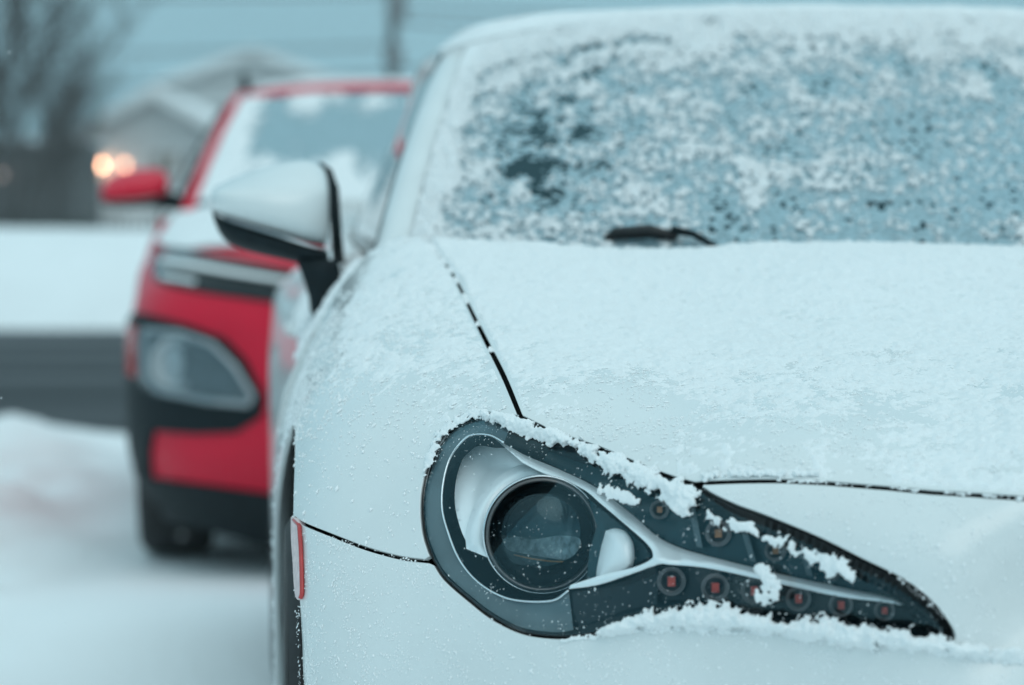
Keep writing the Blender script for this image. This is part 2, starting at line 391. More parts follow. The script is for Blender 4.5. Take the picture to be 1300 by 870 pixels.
def grains(P, N, rad, flat=0.8, seed=1, sq=0.22):
    """thousands of little irregular snow grains as one mesh"""
    r = np.random.default_rng(seed); n = len(P)
    base = np.array([[1, 0, 0], [-1, 0, 0], [0, 1, 0], [0, -1, 0], [0, 0, 1], [0, 0, -1]], float)
    fa = np.array([[0, 2, 4], [2, 1, 4], [1, 3, 4], [3, 0, 4], [2, 0, 5], [1, 2, 5], [3, 1, 5], [0, 3, 5]])
    A = r.normal(size=(n, 3)); A -= N * (A * N).sum(1)[:, None]; A /= np.linalg.norm(A, axis=1)[:, None]; B = np.cross(N, A)
    V = base[None] * (1 + sq * r.normal(size=(n, 6, 1)).clip(-1.6, 1.6)) * (rad[:, None, None])
    V = V * np.stack([np.exp(0.25 * r.normal(size=n)), np.exp(0.25 * r.normal(size=n)), np.full(n, flat)], 1)[:, None]
    W_ = P[:, None] + V[..., :1] * A[:, None] + V[..., 1:2] * B[:, None] + V[..., 2:] * N[:, None]
    F = (fa[None] + 6 * np.arange(n)[:, None, None]).reshape(-1, 3)
    return W_.reshape(-1, 3), F

# ------------------------------------------------------------------ ground, road, far bank
def ground_z(x, y):
    z = -0.012 * np.clip(y - 2, 0, 9)
    # ploughed ridge on the near side of the street, left of the cars
    ridge = 0.17 * np.exp(-((y - (11.2 + 0.25 * (x + 2))) / 0.9) ** 2) * sstep(-1.75, -2.3, x)
    pile = 0.10 * np.exp(-((y - 5.6) / 0.9) ** 2 - ((x + 0.9) / 0.8) ** 2)
    rough = (0.12 * (fbm(x * 0.9, y * 0.9, 3, 4) - 0.5) + 0.27 * (fbm(x * 2.1, y * 1.3, 4, 3, .55) - 0.5) + 0.09 * (fbm(x * 6, y * 3.5, 3, 14) - 0.5)) * sstep(-.4, -1.0, x + .1 * y) * (sstep(12.4, 10.5, y) + 0.0)
    lane = sstep(12.2, 12.9, y) * sstep(27.2, 26.4, y)
    return z + (ridge + pile + rough) * (1 - lane) - 0.03 * lane
def terrain():
    xs = np.concatenate([np.linspace(-600, -20, 25), np.linspace(-19, -6, 30), np.arange(-5.9, 3.0, 0.06), np.linspace(3.1, 20, 30), np.linspace(25, 600, 25)])
    ys = np.concatenate([np.linspace(-200, -4, 18), np.arange(-3, 3, 0.25), np.arange(3, 13.5, 0.06), np.linspace(14, 40, 40), np.linspace(45, 1500, 30)])
    X, Y = np.meshgrid(xs, ys); Z = ground_z(X, Y)
    n, m_ = X.shape; i = np.arange(n * m_).reshape(n, m_)
    F = np.stack([i[:-1, :-1], i[:-1, 1:], i[1:, 1:], i[1:, :-1]], -1).reshape(-1, 4)
    o = meshobj('snowy_ground', np.stack([X.ravel(), Y.ravel(), Z.ravel()], 1), F, 'ground_snow'); o['kind'] = 'structure'
    xs = np.linspace(-120, 120, 60); X, Y = np.meshgrid(xs, np.linspace(12.55, 26.6, 6)); Z = np.full_like(X, -0.108 - 0.02)
    n, m_ = X.shape; i = np.arange(n * m_).reshape(n, m_); F = np.stack([i[:-1, :-1], i[:-1, 1:], i[1:, 1:], i[1:, :-1]], -1).reshape(-1, 4)
    o = meshobj('street_road', np.stack([X.ravel(), Y.ravel(), Z.ravel()], 1), F, 'asphalt'); o['kind'] = 'structure'
    # tall snow bank thrown up along the far kerb
    xs = np.arange(-60, 60, 0.25); pr = [(25.6, -0.2), (25.9, 0.0), (26.3, 0.25), (26.9, 0.52), (27.6, 0.76), (28.5, 0.92), (29.6, 0.97), (31, 0.9), (33, 0.55), (35, -0.2)]
    X = np.repeat(xs[:, None], len(pr), 1); pr = np.array(pr)
    Y = pr[None, :, 0] + 0.5 * (fbm(X * 0.4, X * 0 + 2, 3, 8) - 0.5); Z = pr[None, :, 1] * (1 + 0.1 * (fbm(X * 0.5, Y * 0.8, 4, 5) - 0.5)) - 0.02
    n, m_ = X.shape; i = np.arange(n * m_).reshape(n, m_); F = np.stack([i[:-1, :-1], i[:-1, 1:], i[1:, 1:], i[1:, :-1]], -1).reshape(-1, 4)[:, ::-1]
    o = meshobj('snow_bank', np.stack([X.ravel(), Y.ravel(), Z.ravel()], 1), F, 'ground_snow'); o['kind'] = 'structure'
terrain()

# ------------------------------------------------------------------ the white coupe
YAW = math.radians(6.0)
CF = Frame((0.735, 1.77, 0), YAW)
coupe = empty('parked_coupe', loc=tuple(CF.loc), rz=YAW)
tag(coupe, 'white sports coupe dusted with snow, its long swept headlight in close-up', 'car')
def P3(rows): return [(-s, t, z) for s, t, z in rows]
cp = [
 # planform around the nose at several heights: (side, back, up)
 (0, 0, .68), (.2, .018, .68), (.376, .085, .68), (.5, .15, .68), (.6, .222, .68), (.68, .297, .68), (.74, .362, .68), (.80, .43, .68), (.85, .487, .68), (.882, .56, .68), (.889, .8, .66), (.895, 1.12, .66), (.896, 1.42, .66), (.89, 1.8, .66),
 (.33, .122, .652), (.26, .098, .650), (.30, .048, .612), (.2, .010, .61), (0, -.01, .55), (.25, .015, .55), (.45, .105, .55), (.62, .205, .55), (.74, .30, .55), (.83, .385, .55), (.872, .44, .55), (.8875, .56, .55), (.892, .9, .5), (.898, 1.2, .5), (.897, 1.4, .5), (.89, 1.8, .5),
 (0, -.01, .38), (.35, .04, .38), (.62, .18, .38), (.78, .31, .38), (.87, .43, .38), (.8875, .6, .38), (.892, 1.0, .36), (.895, 1.4, .34), (.88, 1.8, .34),
 (0, .03, .2), (.4, .09, .2), (.66, .24, .2), (.82, .42, .2), (.86, .7, .2), (.86, 1.2, .2), (.86, 1.8, .2), (0, .2, .12), (.5, .3, .12), (.78, .6, .12), (.8, 1.2, .12),
 # leading edge of the hood and brow above the lamp
 (0, .05, .737), (.2, .065, .74), (.335, .105, .746), (.5, .185, .751), (.555, .232, .754), (.62, .315, .762), (.685, .41, .785),
 (.66, .335, .735), (.718, .45, .783), (.75, .43, .745), (.79, .47, .735),
 # hood
 (0, .18, .768), (0, .5, .825), (0, .85, .88), (0, 1.2, .925), (0, 1.45, .95),
 (.35, .22, .772), (.35, .5, .824), (.35, .85, .877), (.35, 1.22, .928), (.35, 1.45, .952),
 (.55, .36, .788), (.55, .62, .832), (.55, .9, .872), (.55, 1.25, .93),
 (.689, .62, .826), (.693, .85, .860), (.705, 1.05, .895), (.712, 1.25, .930), (.715, 1.45, .955),
 # fender crown and shoulder
 (.77, .55, .793), (.83, .55, .757), (.87, .57, .712),
 (.78, .75, .828), (.84, .75, .800), (.876, .76, .755),
 (.77, 1.05, .880), (.83, 1.05, .842), (.87, 1.05, .775),
 (.765, 1.3, .920), (.80, 1.3, .885), (.845, 1.3, .80), (.875, 1.3, .73),
 (.77, 1.6, .93), (.84, 1.6, .82), (.875, 1.6, .73)]
CS = RadialSurface(P3(cp), (0, 1.45, 0.42), (0, -0.75, 0.66), CF)
def C2(rows): return CS.to2(np.array(P3(rows)))                                   # points of the car -> outline
def mir(L): return np.asarray(L) * [-1, 1]

px_gap = smooth_line([(546, 306), (552, 318), (576, 350), (600, 398), (618, 434), (640, 478), (661, 529)])
px_lamp_top = [(661, 529), (701, 549), (758, 568), (790, 581.5), (826, 597), (860, 609), (882, 614.5)]
px_front = [(892, 613), (942, 611), (992, 610.5), (1046, 613), (1127, 619.5), (1184, 625), (1261, 630), (1300, 633)]
px_lamp_inner = [(889, 619), (905, 629), (935, 643), (973, 657), (1038, 684), (1092, 711), (1146, 738), (1184, 768), (1206, 797), (1211, 810)]
px_lamp_low = [(1202, 815), (1185, 814), (1146, 808), (1108, 804), (1030, 796), (954, 788), (877, 784), (820, 789), (780, 798), (742, 807), (705, 809), (663, 803), (625, 785), (595, 762), (564.5, 735), (549, 712)]
px_lamp_left = [(549, 712), (538, 678), (535, 644), (538, 613), (549, 576), (568, 546), (587, 530), (612, 523)]
px_shut = smooth_line([(545, 713), (509, 708.5), (464.5, 696.5), (420, 679.5), (382, 664), (372, 655)])

g_gap = CS.pix2(px_gap); g_top = CS.pix2(px_lamp_top); g_front = CS.pix2(px_front); g_in = CS.pix2(smooth_line(px_lamp_inner))
g_low = CS.pix2(smooth_line(px_lamp_low)); g_left = CS.pix2(smooth_line(px_lamp_left)); g_shut = CS.pix2(px_shut)
g_fc = smooth_line(np.vstack([g_front[-2:], C2([(.2, .07, .742), (.1, .056, .739), (0, .052, .738)])]))[6:]
g_rear = C2([(0, 1.20, .925), (.2, 1.205, .926), (.45, 1.23, .93), (.65, 1.25, .932)])
hood_half = np.vstack([g_gap, g_top[1:], g_front, g_fc[1:]])                      # rear corner -> lamp -> front centre
hood_loop = np.vstack([hood_half, mir(hood_half[::-1])[1:], mir(g_rear[::-1])[:-1], g_rear])
panel('hood', CS, hood_loop, 'white_paint', coupe, h=0.008, hb=0.003, gap=0.0010, rim=0.0008, bev=.0006)

AT, AZ, AR = 0.80, 0.345, 0.405                                                   # wheel arch: back, up, radius
def arc(a0, a1, n, R=AR): return [(.8875, AT + R * math.cos(a), AZ + R * math.sin(a)) for a in np.linspace(a0, a1, n)]
a_sh = math.radians(129.5)
arch_f = C2(arc(a_sh, math.radians(-10), 40)); 
fender_loop = np.vstack([g_gap, CS.pix2([(640, 529), (612, 523)]), g_left[::-1][1:-1], g_shut[1:-1], arch_f,
                         C2([(.86, 1.25, .21), (.86, 1.41, .21), (.8875, 1.42, .45), (.8875, 1.42, .62), (.86, 1.42, .76), (.80, 1.42, .89), (.77, 1.42, .925), (.74, 1.38, .935)])])
fender = panel('front_fender', CS, fender_loop, 'white_paint', coupe, h=0.007, hb=0.003, gap=0.0011, rim=0.004, bev=.0008)
mirror_obj(fender, coupe)
# bumper cover: under the hood edge and the shut line, with both lamp openings cut out along its top edge
arch_b = C2(arc(math.radians(190), a_sh, 24))
bump_half = np.vstack([C2([(0, .2, .12), (.5, .3, .12), (.78, .42, .13)]), arch_b, g_shut[::-1][1:], g_low[::-1][1:], g_in[::-1], g_front[0:], g_fc[1:]])
bump_loop = np.vstack([bump_half, mir(bump_half[::-1])[1:-1]])
mouth = [(.0, .0, .40), (.3, .03, .40), (.55, .14, .37), (.62, .19, .28), (.5, .15, .22), (.3, .08, .2), (0, .03, .2)]
mouth2 = np.vstack([C2(mouth), mir(C2(mouth))[::-1][1:-1]])
bumper = panel('front_bumper', CS, bump_loop, 'white_paint', coupe, holes=[mouth2], h=0.008, hb=0.003, gap=0.0010, rim=0.005, bev=0.0009)
panel('lower_grille', CS, mouth2, 'black_plastic', coupe, h=0.02, hb=0.01, rim=0, off=-0.03)
# dark inner structure that closes the gaps
lin = np.vstack([C2([(.70, 1.22, .93), (.69, .62, .82), (.68, .42, .78)]), g_top[1:-1], g_front, g_fc[1:]])
lin = np.vstack([lin, mir(lin[::-1])[1:]])
panel('inner_structure', CS, lin, 'liner', coupe, h=0.02, hb=0.02, rim=0, off=-0.022)
apron = np.vstack([C2([(0, .2, .13), (.5, .3, .13), (.74, .42, .14), (.85, .44, .4), (.86, .47, .6)]), CS.pix2([(420, 640), (540, 740), (600, 790), (700, 830), (800, 820), (954, 810), (1100, 822), (1225, 826), (1222, 790), (1180, 735), (1040, 660), (900, 612), (1000, 606)]), g_fc[1:]])
apron = np.vstack([apron, mir(apron[::-1])[1:-1]])
panel('inner_apron', CS, apron, 'liner', coupe, h=0.02, hb=0.015, rim=0, off=-0.03)
strip = np.vstack([CS.pix2([(560, 330), (600, 420), (655, 520), (600, 515), (540, 570), (520, 640), (525, 700), (440, 680), (385, 655), (385, 610), (430, 600), (500, 560), (560, 450), (530, 340)])])
sp_ = panel('fender_brace', CS, strip, 'liner', coupe, h=0.02, hb=0.02, rim=0, off=-0.022); mirror_obj(sp_, coupe)
# wheel-arch liners
def arch_liner(parent, t0, z0, R, s_in=.62, s_out=.880, nm='wheel_arch_liner'):
    V, F = [], []; A = np.linspace(math.radians(-15), math.radians(195), 30)
    for s in (s_out, s_in):
        for a in A: V.append((-s, t0 + R * math.cos(a), z0 + R * math.sin(a)))
    n = len(A); F = [(i, i + 1, n + i + 1, n + i) for i in range(n - 1)]; c = len(V); V.append((-s_in, t0, z0)); F += [(n + i, n + i + 1, c) for i in range(n - 1)]
    o = meshobj(nm, V, F, 'liner', parent); mirror_obj(o, parent)
arch_liner(coupe, AT, AZ, AR - 0.004)
arch_liner(coupe, 3.37, AZ, AR - 0.004)

# --- side marker lamps beside the wheel arch
mk = smooth_line([(372.5, 657.5), (381, 665.5), (384, 700), (385.5, 748), (383.5, 760), (377.5, 754), (374.5, 710)], 5)
mko = panel('side_marker', CS, CS.pix2(mk), 'marker_frost', coupe, h=0.004, hb=0.002, rim=0.006, off=0.0025)
mir_mk = mirror_obj(mko, coupe)
V, F = [], []
pe, _ = CS.hit(smooth_line([(381.3, 667), (383.5, 700), (384.8, 748), (383, 759)], 8)); tube(V, F, [p + np.array([-.001, -.0035, 0]) for p in pe], 0.0022, 6)
pe, _ = CS.hit(smooth_line([(374, 659.5), (381, 666.5)], 8)); tube(V, F, [p + np.array([-.001, -.0035, 0]) for p in pe], 0.0018, 6)
e1 = meshobj('red_edge', V, F, 'marker_red', mko); mirror_obj(e1, mir_mk)

# --- headlight
lamp = empty('headlight', coupe); lamp['label'] = 'swept headlight with round projector, chrome spear and red LED row'
lamp_px = np.array(list(smooth_line([(612, 523), (640, 529)] )) [:-1] + list(np.array(px_lamp_top)) + list(smooth_line(px_lamp_inner)) + list(smooth_line(px_lamp_low))[1:] + list(smooth_line(px_lamp_left))[1:-1])
def inset_px(L, d): L = resample(L, 4.0); return L - outnormals(L) * d
def pxmesh(name, outline, m, parent, behind, h=5.0, hb=2.5, holes=(), back=None, smooth=True):
    """a moulding inside the lamp: outline as seen, set back from the lens by behind(px, distance to its edge) metres"""
    v, f, loops = fill(np.asarray(outline, float), [np.asarray(x, float) for x in holes], h, hb)
    dist = mindist(v, np.vstack(loops)); b = behind(v, dist); p, d = CS.hit(v); P = p + d * b[:, None]
    n = np.cross(P[f[:, 1]] - P[f[:, 0]], P[f[:, 2]] - P[f[:, 0]]); fl = (n * d[f[:, 0]]).sum(1) > 0; f[fl] = f[fl][:, ::-1]
    V = [P]; F = [tuple(t) for t in f]; base = len(P)
    if back:
        for l in loops:
            q, d = CS.hit(l); b0 = behind(l, np.zeros(len(l))); A = q + d * b0[:, None]; B = q + d * (b0 + back)[:, None]; V += [A, B]; k = len(l)
            F += [(base + i, base + (i + 1) % k, base + k + (i + 1) % k, base + k + i) for i in range(k)]; base += 2 * k
    ok = ~np.isnan(np.vstack(V)).any(1)
    F = [t for t in F if all(ok[i] for i in t)]
    return meshobj(name, np.nan_to_num(np.vstack(V)), F, m, parent, smooth=smooth)
def lens_in(px): return 0.003 + 0.012 * sstep(850, 1000, px[:, 0]) * sstep(1260, 1190, px[:, 0])
lamp_in = inset_px(lamp_px, 2.2)
pxmesh('lens_cover', lamp_in, 'lamp_lens', lamp, lambda v, d: lens_in(v) - 0.002 * sstep(0, 14, d), h=6)
pxmesh('housing', inset_px(lamp_px, 1.2), 'bezel_dark', lamp, lambda v, d: lens_in(v) + 0.004 + np.minimum(0.085, 0.0016 * np.clip(d - 2, 0, None)), h=7)
# black rubber seal, hair-thin; the broad upper inner edge also paints the gap's shadow
sv = resample(lamp_px, 3.0); w = 2.5 + 2.5 * sstep(640, 800, sv[:, 1]) * sstep(800, 640, sv[:, 0])
wide = np.zeros(len(sv)); li = smooth_line(px_lamp_inner); dd = mindist(sv, li); wide = 21 * sstep(9, 0, dd) * sstep(885, 990, sv[:, 0])
wide *= 1 - 0.45 * sstep(1150, 1210, sv[:, 0])
dd2 = mindist(sv, np.array(px_lamp_top)); wide += 5 * sstep(9, 0, dd2)
inner = sv - outnormals(sv) * (w + wide)[:, None]
p0, d0 = CS.hit(sv - outnormals(sv) * 0.6); p1, d1 = CS.hit(inner)
A = p0 + d0 * 0.001; M = (p0 + p1) / 2 + d0 * (0.004 + lens_in(sv) * 0.6)[:, None]; B = p1 + d1 * (lens_in(inner) + 0.001)[:, None]; D_ = p1 + d1 * (lens_in(inner) + 0.02)[:, None]
k = len(sv); V = np.vstack([A, M, B, D_]); F = [(r * k + i, r * k + (i + 1) % k, (r + 1) * k + (i + 1) % k, (r + 1) * k + i) for r in range(3) for i in range(k)]
meshobj('lamp_seal_shade', V, F, 'seal_rubber', lamp)
# grey band between the seal and the bright contour line
contour = smooth_line([(640, 562), (622, 553), (602, 552), (589, 558), (572, 580), (563, 610), (561, 644), (568, 674), (581.5, 708), (602, 735), (629, 754), (659, 763), (701, 763), (722, 750)])
outer_band = smooth_line([(728, 800), (705, 803), (663, 797), (627, 779), (598, 757), (569, 731), (554, 708), (543, 677), (540, 644), (543, 614), (554, 578), (572, 550), (590, 535), (612, 529), (650, 537)])
band = np.vstack([contour, outer_band])
pxmesh('side_bezel', band, 'bezel_grey', lamp, lambda v, d: 0.009 + 0.010 * sstep(0, 26, mindist(v, outer_band)), h=5, back=0.02)
pc, dc = CS.hit(contour); V, F = [], []; tube(V, F, pc + dc * 0.0175, 0.0011, 6); meshobj('contour_trim', V, F, 'satin_chrome', lamp)
# reflector bowl and the white arc that runs into the spear
refl = smooth_line([(628, 558), (606, 562), (589, 580), (579, 610), (578, 644), (588, 680), (600, 694), (617, 692), (615, 672), (624, 643), (643, 621), (676, 608), (672, 585)], 6)
pxmesh('reflector', refl, 'bright_reflector', lamp, lambda v, d: 0.046 + 0.014 * sstep(0, 40, d) - 0.00036 * (v[:, 1] - 625), h=5, back=0.02)
arc_px = np.vstack([smooth_line([(592, 697), (591, 680), (594, 663), (606, 636), (629, 609), (655, 592), (680, 588)]), smooth_line([(700, 603), (672, 607), (644, 620), (624, 643), (616, 672), (619, 708)])])
pxmesh('white_arc', arc_px, 'bright_reflector', lamp, lambda v, d: 0.033 - 0.006 * sstep(0, 9, d) - 0.00042 * (v[:, 1] - 640), h=4, back=0.012)
spear = np.vstack([smooth_line([(628, 557), (652, 570), (671, 580), (712, 597), (758, 620), (803, 654), (834, 681), (864, 696), (896, 705.5), (954, 720), (1015, 734.5), (1069, 746), (1127, 758), (1147, 767)]),
                   smooth_line([(1143, 768.5), (1127, 765), (1069, 758), (1015, 747), (954, 733), (896, 721), (850, 717), (836, 717), (796, 731), (758, 743), (722, 748)]),
                   smooth_line([(724, 743), (765, 730), (803, 721), (824, 712), (829, 704), (821, 690), (788, 661), (762, 639), (743, 623), (715, 609), (690, 601), (664, 588)])])
pxmesh('chrome_spear', spear, 'spear_chrome', lamp, lambda v, d: 0.026 - 0.0025 * np.sqrt(np.clip(d, 0, 6) / 6) + lens_in(v) * 0.6 - 0.00055 * (v[:, 1] - np.interp(v[:, 0], [628, 712, 803, 864, 954, 1069, 1147], [557, 597, 668, 707, 727, 752, 767])).clip(-22, 22), h=3.5, hb=2.5, back=0.018)
pxmesh('corner_reflector', smooth_line([(769, 674), (783, 671), (797, 678), (805, 697), (800, 723), (765, 737), (757, 732), (762, 700), (769, 674)], 5)[:-1], 'bright_reflector', lamp, lambda v, d: 0.040 - 0.012 * np.sqrt(np.clip(d, 0, 16) / 16), h=4, back=0.02)
pxmesh('corner_well', [(746, 632), (785, 664), (818, 693), (826, 706), (800, 719), (745, 736), (748, 700), (758, 668)], 'teal_black', lamp, lambda v, d: 0.046 + 0.0 * d, h=6, back=0.02)
# projector unit
def lamp_pt(x, y, b): p, d = CS.hit([(x, y)]); return p[0] + d[0] * b
MM = 1 / 1478.0
pc_ = lamp_pt(688.5, 679, 0.0); R0 = 71 * MM
ax = np.array([-0.07, -1, 0.09]); ax /= np.linalg.norm(ax)
o0 = Vector(lamp_pt(688.5, 679, 0.030)); AXV = Vector(ax)
V, F = lathe([(R0 * .93, -.05), (R0 * .93, -.002), (R0 * .94, .0035), (R0 * .965, .005), (R0 * .99, .0035), (R0, 0), (R0, -.03)], 72, o0, ax); meshobj('projector_ring', V, F, 'ring_metal', lamp)
V, F = lathe([(R0 * 1.01, -.03), (R0 * 1.01, -.003), (R0 * 1.035, -.001), (R0 * 1.05, -.004), (R0 * 1.05, -.03)], 72, o0, ax); meshobj('projector_trim', V, F, 'chrome', lamp)
RL = R0 * .93; prof = [(RL * math.sin(a), -.012 + .030 * math.cos(a) - .004) for a in np.linspace(0.001, math.pi / 2, 18)]; prof += [(RL * .98, -.022), (0.0005, -.022)]
V, F = lathe(prof, 64, o0, ax); meshobj('projector_lens', V[:len(V) - 128], F[:len(F) - 128], 'projector_glass', lamp)
V, F = lathe([(RL * .99, -.023), (RL * .97, -.06), (RL * .8, -.085), (0.0005, -.09)], 48, o0, ax); meshobj('projector_barrel', V, F, 'bezel_dark', lamp)
circ = np.array([(690 + 47 * math.cos(a), 674 + 45 * math.sin(a)) for a in np.linspace(0, 2 * math.pi, 40)[:-1]])
pxmesh('inner_bowl', circ, 'bowl_teal', lamp, lambda v, d: 0.075 - 0.012 * sstep(0, 30, d), h=6)  # bowl disc coloured as the paler blur refracted in the lens
pxmesh('shield_refraction', smooth_line([(638, 685), (655, 681), (672, 685), (690, 683), (712, 680), (736, 684), (733, 700), (718, 711), (700, 709), (670, 704), (645, 698), (638, 685)], 4)[:-1], 'refraction_grey', lamp, lambda v, d: 0.056 + 0.0002 * (v[:, 1] - 685), h=5, back=0.004)  # shield plate cut and coloured as the bright band refracted in the lens
pxmesh('shield_refraction', [(652, 703.5), (676, 708.5), (700, 712), (716, 712.5), (714, 714), (699, 713.8), (674, 710.5), (653, 705.5)], 'led_amber_fringe', lamp, lambda v, d: 0.057 + 0 * d, h=5, back=0.003)  # orange colour fringe of the refracted band, painted as a thin strip
# LED row under the spear, and amber ones above it
for (x, y, r) in [(852, 738, 17.5), (907.5, 746, 17), (957, 750, 16), (1013, 760, 15), (1067, 768, 14), (1122, 775, 12)]:
    led = empty('led_lamp', lamp); b = 0.030 + float(lens_in(np.array([[x, y]]))[0]) * .5; o = Vector(lamp_pt(x, y, b)); R = r * MM
    V, F = lathe([(R, .003), (R * .93, .004), (R * .86, .0), (R * .78, .003), (R * .7, .003), (R * .64, -.002), (R * .5, -.006), (R * .001, -.007)], 28, o, ax); meshobj('cup', V, F, 'ring_metal', led)
    V, F = [], []; w = R * .25; box(V, F, -w, w, -.002, .002, -w * 1.3, w * 1.3); meshobj('diode', np.array(V) + np.array(o) + ax * .002, F, 'led_red', led, smooth=False)
for (x, y, r) in [(837, 647, 12), (911.5, 677, 16), (984, 699, 13), (1057, 724, 11)]:
    led = empty('led_lamp', lamp); b = 0.034 + float(lens_in(np.array([[x, y]]))[0]) * .5; o = Vector(lamp_pt(x, y, b)); R = r * MM
    V, F = lathe([(R, .003), (R * .92, .004), (R * .84, .0), (R * .74, .003), (R * .64, -.002), (R * .001, -.006)], 28, o, ax); meshobj('cup', V, F, 'ring_metal', led)
    V, F = [], []; w = R * .25; box(V, F, -w, w, -.002, .002, -w * 1.2, w * 1.2); meshobj('diode', np.array(V) + np.array(o) + ax * .001, F, 'led_amber_fringe', led, smooth=False)
# dark backing of the two rows with upright ribs between the upper cells
up = np.vstack([smooth_line([(700, 565), (760, 585), (830, 612), (890, 640), (960, 672), (1040, 708), (1110, 742), (1140, 760)]), smooth_line([(1127, 757), (1069, 745), (954, 719), (896, 704), (834, 680), (758, 618), (712, 596), (690, 585)])])
pxmesh('upper_backing', up, 'teal_black', lamp, lambda v, d: 0.040 + lens_in(v) * .5 + 0 * d, h=6, back=0.01)
lowb = np.vstack([[(838, 719), (896, 723), (954, 735), (1015, 749), (1069, 760), (1143, 772), (1180, 800)], [(1146, 803), (1030, 792), (954, 784), (877, 780), (838, 782)]])
pxmesh('lower_backing', lowb, 'bezel_dark', lamp, lambda v, d: 0.038 + lens_in(v) * .5 + 0 * d, h=6, back=0.01)
for x0, y0, x1, y1 in [(872, 634, 884, 694), (938, 664, 952, 712), (1016, 700, 1024, 730)]:
    q = [(x0, y0), (x0 + 9, y0 + 4), (x1 + 8, y1 + 2), (x1, y1)]
    pxmesh('divider_rib', q, 'bezel_grey', lamp, lambda v, d: 0.030 + lens_in(v) * .5 + 0 * d, h=5, back=0.012)
pxmesh('lower_shelf', np.vstack([smooth_line([(722, 752), (760, 747), (800, 735), (832, 722), (834, 778)]), smooth_line([(780, 788), (742, 797), (700, 799)])]), 'black_gloss', lamp, lambda v, d: 0.022 + 0.0006 * np.clip(v[:, 0] - 730, 0, 60) * .3, h=6, back=0.02)
lamp2 = empty('headlight', coupe); lamp2['label'] = lamp['label']
for o in list(lamp.children):
    if o.type == 'EMPTY':
        e = empty(o.name.split('.')[0], lamp2)
        for q in list(o.children): mirror_obj(q, e, q.name.split('.')[0])
    else: mirror_obj(o, lamp2, o.name.split('.')[0])

# --- greenhouse
def grid_obj(name, fn, us, vs, m, parent, thick=0.0, flip=False):
    U, Vv = np.meshgrid(us, vs); P = fn(U.ravel(), Vv.ravel()); n, k = U.shape; i = np.arange(n * k).reshape(n, k)
    F = np.stack([i[:-1, :-1], i[:-1, 1:], i[1:, 1:], i[1:, :-1]], -1).reshape(-1, 4)
    if flip: F = F[:, ::-1]
    o = meshobj(name, P, F.copy(), m, parent)
    if thick:
        md = o.modifiers.new('thickness', 'SOLIDIFY'); md.thickness = thick; md.offset = -1
    return o
def ws(u, v):                                      # windshield skin, u across (-1..1, image left is -1), v upwards
    u = np.asarray(u, float); v = np.asarray(v, float); au = np.abs(u)
    s0, t0, z0 = .72 * u, 1.20 + .22 * u ** 2, .900 + .025 * u ** 2
    s1, t1, z1 = .585 * u, 1.93 + .15 * u ** 2, 1.272 - .047 * au ** 4
    b = 4 * v * (1 - v) * .022
    return np.stack([s0 + (s1 - s0) * v, t0 + (t1 - t0) * v - b * .5, z0 + (z1 - z0) * v + b], 1)
grid_obj('windshield', ws, np.linspace(-1, 1, 41), np.linspace(0, 1, 25), 'screen_glass', coupe, 0.005)
def rz(s, t):
    s = np.abs(s); q = s / .63
    zc = 1.272 + .030 * np.sin(np.clip((t - 1.93) / 1.1, 0, 1) * math.pi * .75) - .05 * sstep(2.5, 3.1, t)
    return zc - .008 * q ** 2 - .050 * q ** 7
def roof(u, v):
    s = u * .63; t0 = 1.93 + .15 * u ** 2; t = t0 + (3.02 - t0) * v
    z = rz(s, t); z = z + (1.272 - .047 * np.abs(u) ** 4 - z) * np.exp(-v * 14)
    return np.stack([s, t, z], 1)
grid_obj('roof', roof, np.linspace(-1, 1, 41), np.linspace(0, 1, 24), 'white_paint', coupe, 0.02)
def apil(u, v):                                    # A-pillar, from the glass edge (u=0) outwards and round to the door frame (u=1)
    a = ws(-1 + 0 * u, v); w = .055 + 0 * v
    x = a[:, 0] - np.sin(u * 1.45) * w; z = a[:, 2] + .010 * np.sin(u * math.pi * .8) - .045 * u ** 2; y = a[:, 1] + .03 * u
    return np.stack([x, y, z], 1)
ap = grid_obj('windshield_pillar', apil, np.linspace(0, 1, 10), np.linspace(-.03, 1.04, 24), 'white_paint', coupe, 0.02, flip=True); mirror_obj(ap, coupe)
def belt(t): return np.interp(t, [1.45, 2.2, 3.0, 3.6], [.775, .775, .74, .70]), np.interp(t, [1.45, 2.2, 3.0, 3.6], [.905, .93, .965, .99])
def swin(u, v):
    t = 1.50 + u * 1.75; sb, zb = belt(t); tt = 2.12 + u * .75; st = .632 - .02 * u; zt = rz(np.full_like(tt, .60), tt) - .012
    return np.stack([-(sb - .012 + (st - sb) * v + .03 * v * (1 - v)), t + (tt - t) * v, zb + (zt - zb) * v], 1)
w1 = grid_obj('side_window', swin, np.linspace(0, .70, 14), np.linspace(0, 1, 8), 'side_glass', coupe, 0.004, flip=True); mirror_obj(w1, coupe)
w2 = grid_obj('quarter_pillar', swin, np.linspace(.71, 1.05, 8), np.linspace(0, 1, 8), 'white_paint', coupe, 0.01, flip=True); mirror_obj(w2, coupe)
def wtrim(u, v):
    p = swin(-.012 + u * .02, v); p[:, 0] -= .006; return p
w3 = grid_obj('window_seal', wtrim, np.linspace(0, 1, 3), np.linspace(-.05, 1.0, 14), 'seal_rubber', coupe, 0.01, flip=True); mirror_obj(w3, coupe)
def backlight(u, v):
    a = roof(u, np.ones_like(u)); b = np.stack([.62 * u, 3.72 - .08 * u ** 2, 1.03 - .03 * u ** 4], 1); return a + (b - a) * v[:, None] + np.stack([0 * u, 0 * u, .03 * np.sin(v * math.pi)], 1)
grid_obj('rear_window', backlight, np.linspace(-.96, .96, 15), np.linspace(0, 1, 8), 'side_glass', coupe, 0.004)
